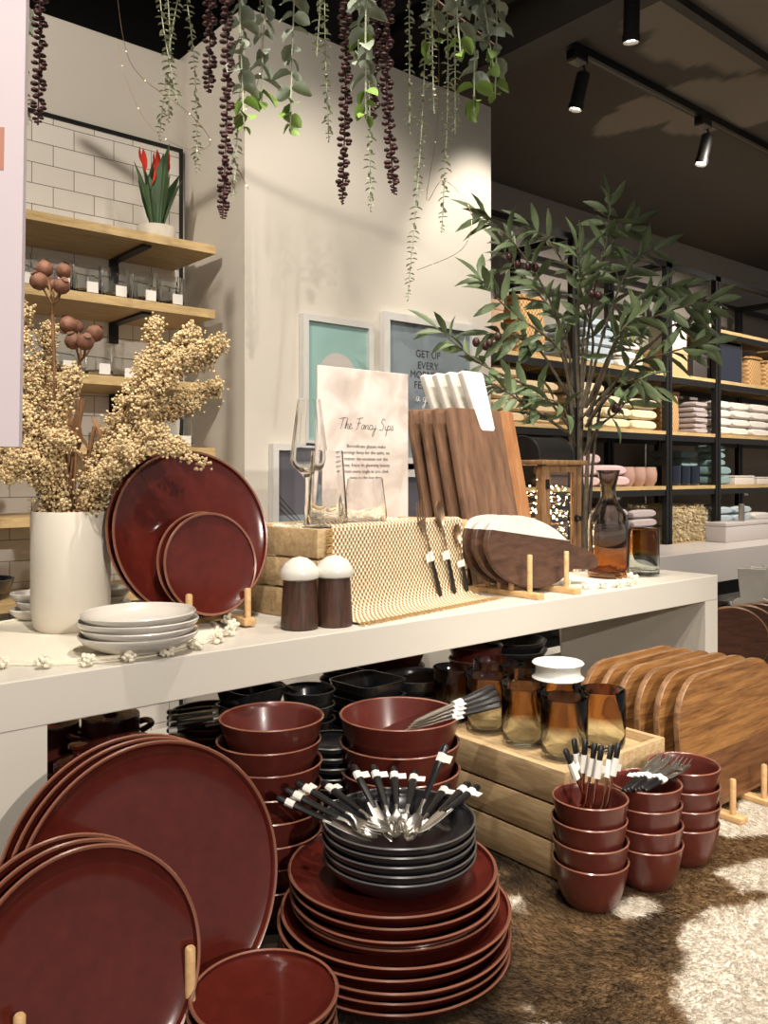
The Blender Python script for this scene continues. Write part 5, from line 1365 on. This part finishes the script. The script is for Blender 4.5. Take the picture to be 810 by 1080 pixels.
# ================================================================== OLIVE TREE
TD = 2.63
tp = pxd(616, TD, HZ)
ot = thing('olive_tree', 'artificial olive tree rising behind the lantern and carafe', 'tree', tp)
MB().lathe([(0, 0), (.06, 0), (.068, .01), (.082, .22), (.078, .225), (.072, .215), (.06, .19), (0, .19)], 40).build('pot', M['concrete_pot'], ot)
trk = MB(); lv = MB(); rr = random.Random(8)
def T(u, v, d): return px(u, v, d)-tp
hub = T(612, 452, TD-.03)
for k, (du, dd, r) in enumerate(((0, 0, .012), (-9, .02, .008), (8, -.02, .008), (14, .01, .006))):
    trk.tube(interp([(rr.gauss(0, .008), rr.gauss(0, .008), .18), T(612+du*.6, 560, TD+dd), T(612+du, 480, TD+dd), T(612+du*1.6, 420, TD+dd)]), [r]*10+[r*.8]*9, 7)
BR = [((612, 440), (618, 330), (640, 255), (641, 215), 2.60, 14), ((606, 430), (585, 330), (545, 260), (508, 228), 2.50, 16), ((604, 440), (590, 370), (540, 330), (508, 296), 2.45, 15),
      ((604, 455), (570, 415), (510, 385), (463, 348), 2.35, 18), ((612, 440), (625, 350), (590, 270), (560, 240), 2.62, 14), ((620, 440), (650, 360), (700, 330), (748, 318), 2.45, 18),
      ((620, 445), (660, 390), (705, 372), (745, 362), 2.42, 16), ((616, 430), (640, 340), (665, 280), (690, 262), 2.62, 14), ((620, 440), (655, 350), (680, 310), (712, 300), 2.58, 14),
      ((604, 460), (575, 440), (545, 420), (520, 405), 2.36, 11), ((606, 430), (595, 350), (560, 300), (530, 262), 2.70, 14), ((618, 450), (640, 420), (668, 400), (690, 408), 2.38, 9),
      ((610, 420), (608, 340), (612, 290), (608, 262), 2.5, 13), ((606, 430), (570, 370), (545, 355), (520, 352), 2.55, 12), ((618, 430), (640, 380), (655, 350), (668, 335), 2.4, 12),
      ((606, 470), (598, 440), (588, 425), (574, 420), 2.40, 6), ((616, 480), (632, 450), (650, 436), (660, 424), 2.42, 5), ((612, 430), (628, 300), (650, 250), (664, 238), 2.66, 10), ((614, 440), (700, 350), (722, 345), (735, 340), 2.52, 9)]
for bi, (a, b, c, e, d, n) in enumerate(BR):
    P = interp([T(a[0], a[1], TD-.03), T(b[0], b[1], (TD+d)/2), T(c[0], c[1], d), T(e[0], e[1], d)], 7)
    trk.tube(P, [.0055*(1-.75*i/(len(P)-1)) for i in range(len(P))], 6)
    for k in range(n):
        s_ = .26+.74*(k+1)/n; f = s_*(len(P)-1); i = min(int(f), len(P)-2); cpt = P[i].lerp(P[i+1], min(1, f-i)); ax = (P[i+1]-P[i]).normalized()
        for sd in (-1, 1):
            if rr.random() < .22: continue
            o1 = ax.orthogonal().normalized(); o2 = ax.cross(o1); a_ = k*1.9+rr.gauss(0, .4)
            out_ = (o1*math.cos(a_)+o2*math.sin(a_))*sd
            d_ = (ax*rr.uniform(.45, 1.1)+out_*.8+Vector((0, 0, rr.uniform(-.6, .25)))).normalized()
            lv.leaf(cpt, d_, ax.cross(d_)+Vector((rr.gauss(0, .4), rr.gauss(0, .4), .6)), rr.uniform(.065, .105), rr.uniform(.019, .028), rr.uniform(.05, .45))
    lv.leaf(P[-1], (P[-1]-P[-3]).normalized(), Vector((0, -1, .3)), .11, .024, .15)
trk.build('trunk_and_branches', M['olive_bark'], ot); lv.build('foliage', M['olive_leaf'], ot, angle=80)
for i, (u, v, d) in enumerate(((537, 271, 2.48), (546, 279, 2.47), (557, 281, 2.47), (564, 282, 2.48), (502, 361, 2.36), (516, 362, 2.36), (525, 355, 2.37), (624, 310, 2.45), (631, 312, 2.45), (650, 430, 2.40), (512, 365, 2.40), (648, 431, 2.44))):
    c = T(u, v, d); MB().ico(c, .0105, 2, 0, (1, 1, 1.3)).build('olive', M['olive_fruit'], ot)
# ================================================================== HANGING GREENERY
HZT = 2.50
hr = thing('hanging_branch', 'brown branch hanging over the display with trailing plants', 'branch', (0, 0, 0))
m_ = MB()
bp_ = [px(-60, -130, 1.75), px(100, -100, 1.72), px(250, -85, 1.78), px(400, -40, 1.80), px(470, 10, 1.84), px(520, 48, 1.88)]
bpi = interp(bp_, 8); m_.tube(bpi, [.010-.005*i/len(bpi) for i in range(len(bpi))], 8)
for q in (.35, .7):
    i = int(q*(len(bpi)-1)); m_.tube(interp([bpi[i], bpi[i]+Vector((.1, -.05, .06)), bpi[i]+Vector((.22, -.02, .04))]), .006, 6)
m_.build('branch', mat('branch_bark', rgb(88, 60, 48), .8, noise=.3, nscale=30), hr)
for i in (4, 22): MB().tube([bpi[i], (bpi[i].x, bpi[i].y, 3.75 if bpi[i].x < 2.3 else 3.0)], .0015, 5).build('hanging_wire', M['black_metal'], hr)
rr = random.Random(31)
cnt = {}
def strand(kind, u0, u1, vend, d, label, vstart=-60, fresh=False):
    # u0 at top, u1 at tip
    top = px(u0, vstart, d); tip = px(u1, vend, d)
    nm = {'bead': 'trailing_succulent', 'pale': 'trailing_vine', 'euc': 'eucalyptus_garland'}[kind]
    t = thing(nm, label, 'hanging plant', top, group={'bead': 'dark trailing strands', 'pale': 'pale green trailing vines', 'euc': 'round leaved garlands'}[kind])
    mid = (top+tip)/2 + Vector((rr.gauss(0, .006), rr.gauss(0, .01), 0))
    P = interp([Vector((0, 0, 0)), mid-top, tip-top], 12); Lt = (tip-top).length
    MB().tube(P, .0016 if kind != 'pale' else .0012, 5).build('stem', M['dark_bead'] if kind == 'bead' else M['pale_leaf'], t)
    m_ = MB(); m2 = MB()
    step = {'bead': .0085, 'pale': .011, 'euc': .026}[kind]
    n = int(Lt/step)
    for k in range(n):
        s_ = (k+.5)/n; f = s_*(len(P)-1); i = min(int(f), len(P)-2); c = P[i].lerp(P[i+1], f-i)
        tp_ = min(1, (1-s_)*6+.35); a = k*2.4+rr.gauss(0, .3)
        for sd in (0, PI):
            dv = Vector((math.cos(a+sd), math.sin(a+sd), 0))
            if kind == 'bead':
                r = .0055*tp_*rr.uniform(.85, 1.15); m_.ico(c+dv*.0085*tp_+Vector((0, 0, rr.gauss(0, .001))), r, 1, 0, (1.0+.35*abs(dv.x), 1.0+.35*abs(dv.y), .72))
            elif kind == 'pale':
                m_.leaf(c, dv+Vector((0, 0, rr.uniform(-.5, .35))), Vector((0, 0, 1)), rr.uniform(.010, .017)*tp_, .007*tp_, .2, shape=1)
            else:
                L = rr.uniform(.026, .046)*max(.6, tp_); tgt = m2 if s_ > .80 else m_
                tgt.leaf(c, dv+Vector((0, 0, rr.uniform(-1.1, -.1))), Vector((dv.x*.3, dv.y*.3, 1))+Vector((rr.gauss(0, .5), rr.gauss(0, .5), 0)), L, L*.78, .2, shape=1)
    m_.build('leaf_string', {'bead': M['dark_bead'], 'pale': M['pale_leaf'], 'euc': M['euc_leaf']}[kind], t, angle=180)
    if m2.v: m2.build('young_leaves', M['fresh_leaf'], t, angle=180)
strand('bead', 41, 40, 132, 1.62, 'dark maroon trailing strand at the far left beside the hanging sign')
strand('bead', 217, 220, 98, 1.70, 'short dark maroon strand left of the longest pair near top centre')
strand('bead', 238, 235, 231, 1.60, 'longest dark maroon strand, in front of the white wall corner')
strand('bead', 362, 361, 216, 1.66, 'dark maroon strand above the sign, left of the centre pair')
strand('bead', 413, 416, 205, 1.64, 'dark maroon strand right of the centre pair')
strand('bead', 394, 394, 126, 1.85, 'short dark maroon strand hidden between the centre pair')
strand('pale', 20, 30, 132, 1.68, 'thin pale vine at the far left beside the hanging sign')
strand('pale', 165, 188, 110, 1.70, 'pale green vine left of the red flowering plant, thick leaves')
strand('pale', 172, 178, 130, 1.76, 'pale green vine above the red flowers, left one')
strand('pale', 199, 168, 148, 1.80, 'pale green vine slanting toward the red flowers')
strand('pale', 188, 208, 182, 1.82, 'long thin pale vine reaching the shelf wall corner')
strand('pale', 342, 347, 150, 1.80, 'short thin pale vine left of the centre dark strand')
strand('pale', 386, 391, 224, 1.78, 'thin pale vine between the two centre dark strands')
strand('pale', 431, 432, 142, 1.72, 'pale vine directly right of the right centre dark strand')
strand('pale', 452, 430, 318, 1.74, 'longest pale vine, reaching down toward the framed print')
strand('pale', 470, 466, 246, 1.72, 'pale vine second from the right end of the garland')
strand('pale', 478, 480, 140, 1.70, 'short pale vine near the right end of the garland')
strand('pale', 262, 246, 208, 1.66, 'thin pale vine beside the longest dark strand')
strand('pale', 338, 334, 60, 1.70, 'short pale vine close to the top edge, left of centre')
strand('pale', 460, 458, 120, 1.66, 'pale vine crossing behind the branch tip')
strand('euc', 252, 258, 138, 1.62, 'round leaved garland right of the longest dark strand')
strand('euc', 288, 276, 112, 1.68, 'round leaved garland with green tips, third cluster from left')
strand('euc', 312, 306, 136, 1.70, 'round leaved garland with fresh green tip left of centre')
strand('euc', 372, 378, 60, 1.72, 'short round leaved garland at top centre')
strand('euc', 388, 386, 126, 1.62, 'full round leaved garland between the centre dark strands')
strand('euc', 456, 452, 62, 1.70, 'short round leaved garland near the branch')
strand('euc', 500, 520, 70, 1.68, 'short round leaved garland at the right end near the ceiling beam')
strand('euc', 508, 500, 120, 1.70, 'right-hand round leaved garland with bright green tip')
strand('euc', 522, 522, 104, 1.74, 'rightmost round leaved garland against the dark ceiling')
strand('euc', 478, 486, 60, 1.60, 'round leaved garland over the branch tip')
strand('euc', 26, 24, 40, 1.66, 'short leafy garland at the top left beside the sign')
# fairy light wires
for i, (pts, lb) in enumerate((([(118, -60, 1.7), (130, 40, 1.72), (148, 80, 1.74), (200, 120, 1.76), (222, 150, 1.78), (200, 158, 1.76), (160, 135, 1.74), (135, 90, 1.72), (122, 40, 1.7)], 'thin copper fairy light wire looping over the tiled wall'),
        ([(270, -60, 1.6), (276, 60, 1.6), (262, 110, 1.62), (240, 145, 1.62), (262, 200, 1.62)], 'thin fairy light wire curling beside the longest dark strand'),
        ([(462, -40, 1.7), (462, 120, 1.72), (450, 210, 1.72), (468, 190, 1.72), (496, 222, 1.7), (488, 262, 1.7), (440, 285, 1.7)], 'thin wire curl against the bright wall left of olive tree'))):
    b0 = px(*pts[0]); t = thing('fairy_light_wire', lb, 'string lights', b0)
    P = interp([px(*q)-b0 for q in pts], 8)
    MB().tube(P, .0006, 4).build('wire', M['gold'], t)
    m_ = MB()
    for k in range(3, len(P), 7): m_.ico(P[k], .001, 1)
    m_.build('tiny_bulbs', mat('tiny_led', (1, .9, .7, 1), .5, emis=(1, .85, .6, 1), es=3 if i < 2 else .3), t)
# ================================================================== HANGING SIGN AT LEFT
p = px(21.5, 472, .80)
hs = thing('hanging_sign', 'pinkish white signboard hanging at the left edge', 'sign', (p.x, p.y, p.z), rot=(0, math.radians(.9), -PHI+.15))
MB().box(-.55, 0, -.006, .006, 0, .95, .0006).build('board', M['sign_pink'], hs, smooth=False)
MB().box(-.30, -.0172, -.0065, -.006, .26, .30).build('printed_patch', M['salmon'], hs, smooth=False)
for x in (-.5, -.05): MB().tube([(x, 0, .95), (x, 0, 2.3)], .001, 5).build('hanging_wire', M['black_metal'], hs)
# ================================================================== LIGHT
W = bpy.data.worlds.new('world'); S.world = W; W.use_nodes = True
W.node_tree.nodes['Background'].inputs['Color'].default_value = (1, .94, .88, 1)
W.node_tree.nodes['Background'].inputs['Strength'].default_value = .20
lamp((.2, .1, 2.95), (.7, 1.2, 1.1), 60, 60)
lamp((.75, .75, 2.95), (.9, 1.25, 1.1), 60, 60)
lamp((1.7, .75, 2.95), (1.6, 1.25, 1.1), 55, 60)
lamp((-.4, .9, 2.95), (.8, 2.5, 1.7), 95, 80)
lamp((1.2, 1.2, 2.95), (1.75, 2.2, 1.3), 45, 80)
lamp((2.3, 1.75, 2.95), (2.35, 2.2, 1.8), 45, 60)
lamp((1.2, -.2, 2.95), (1.5, .62, .75), 88, 45)  # added to brighten the white cowhide at the right front
lamp((3.3, .7, 2.95), (3.2, 1.5, .9), 70, 50)  # added to brighten the marble paddles on the far table
lamp((2.4, .3, 2.95), (1.6, .7, .75), 50, 50)
lamp((3.6, 1.4, 2.95), (3.9, 2.7, 1.5), 130, 90)
lamp((5.0, 1.4, 2.95), (5.2, 2.7, 1.5), 140, 90)
lamp((-.6, -.6, 2.95), (.2, .9, .9), 20, 60)
lamp((-.3, -3.8, 2.95), (.8, 1.4, .85), 340, 34)  # unseen light added well behind the camera to reach under the riser
lamp((1.6, -1.8, 2.95), (1.9, 1.2, .9), 90, 45)
S.view_settings.view_transform = 'Standard'; S.view_settings.look = 'None'; S.view_settings.gamma = 1
S.view_settings.use_curve_mapping = False; S.view_settings.exposure = .55
S.cycles.max_bounces = 12; S.cycles.transmission_bounces = 12; S.cycles.glossy_bounces = 4; S.cycles.diffuse_bounces = 4
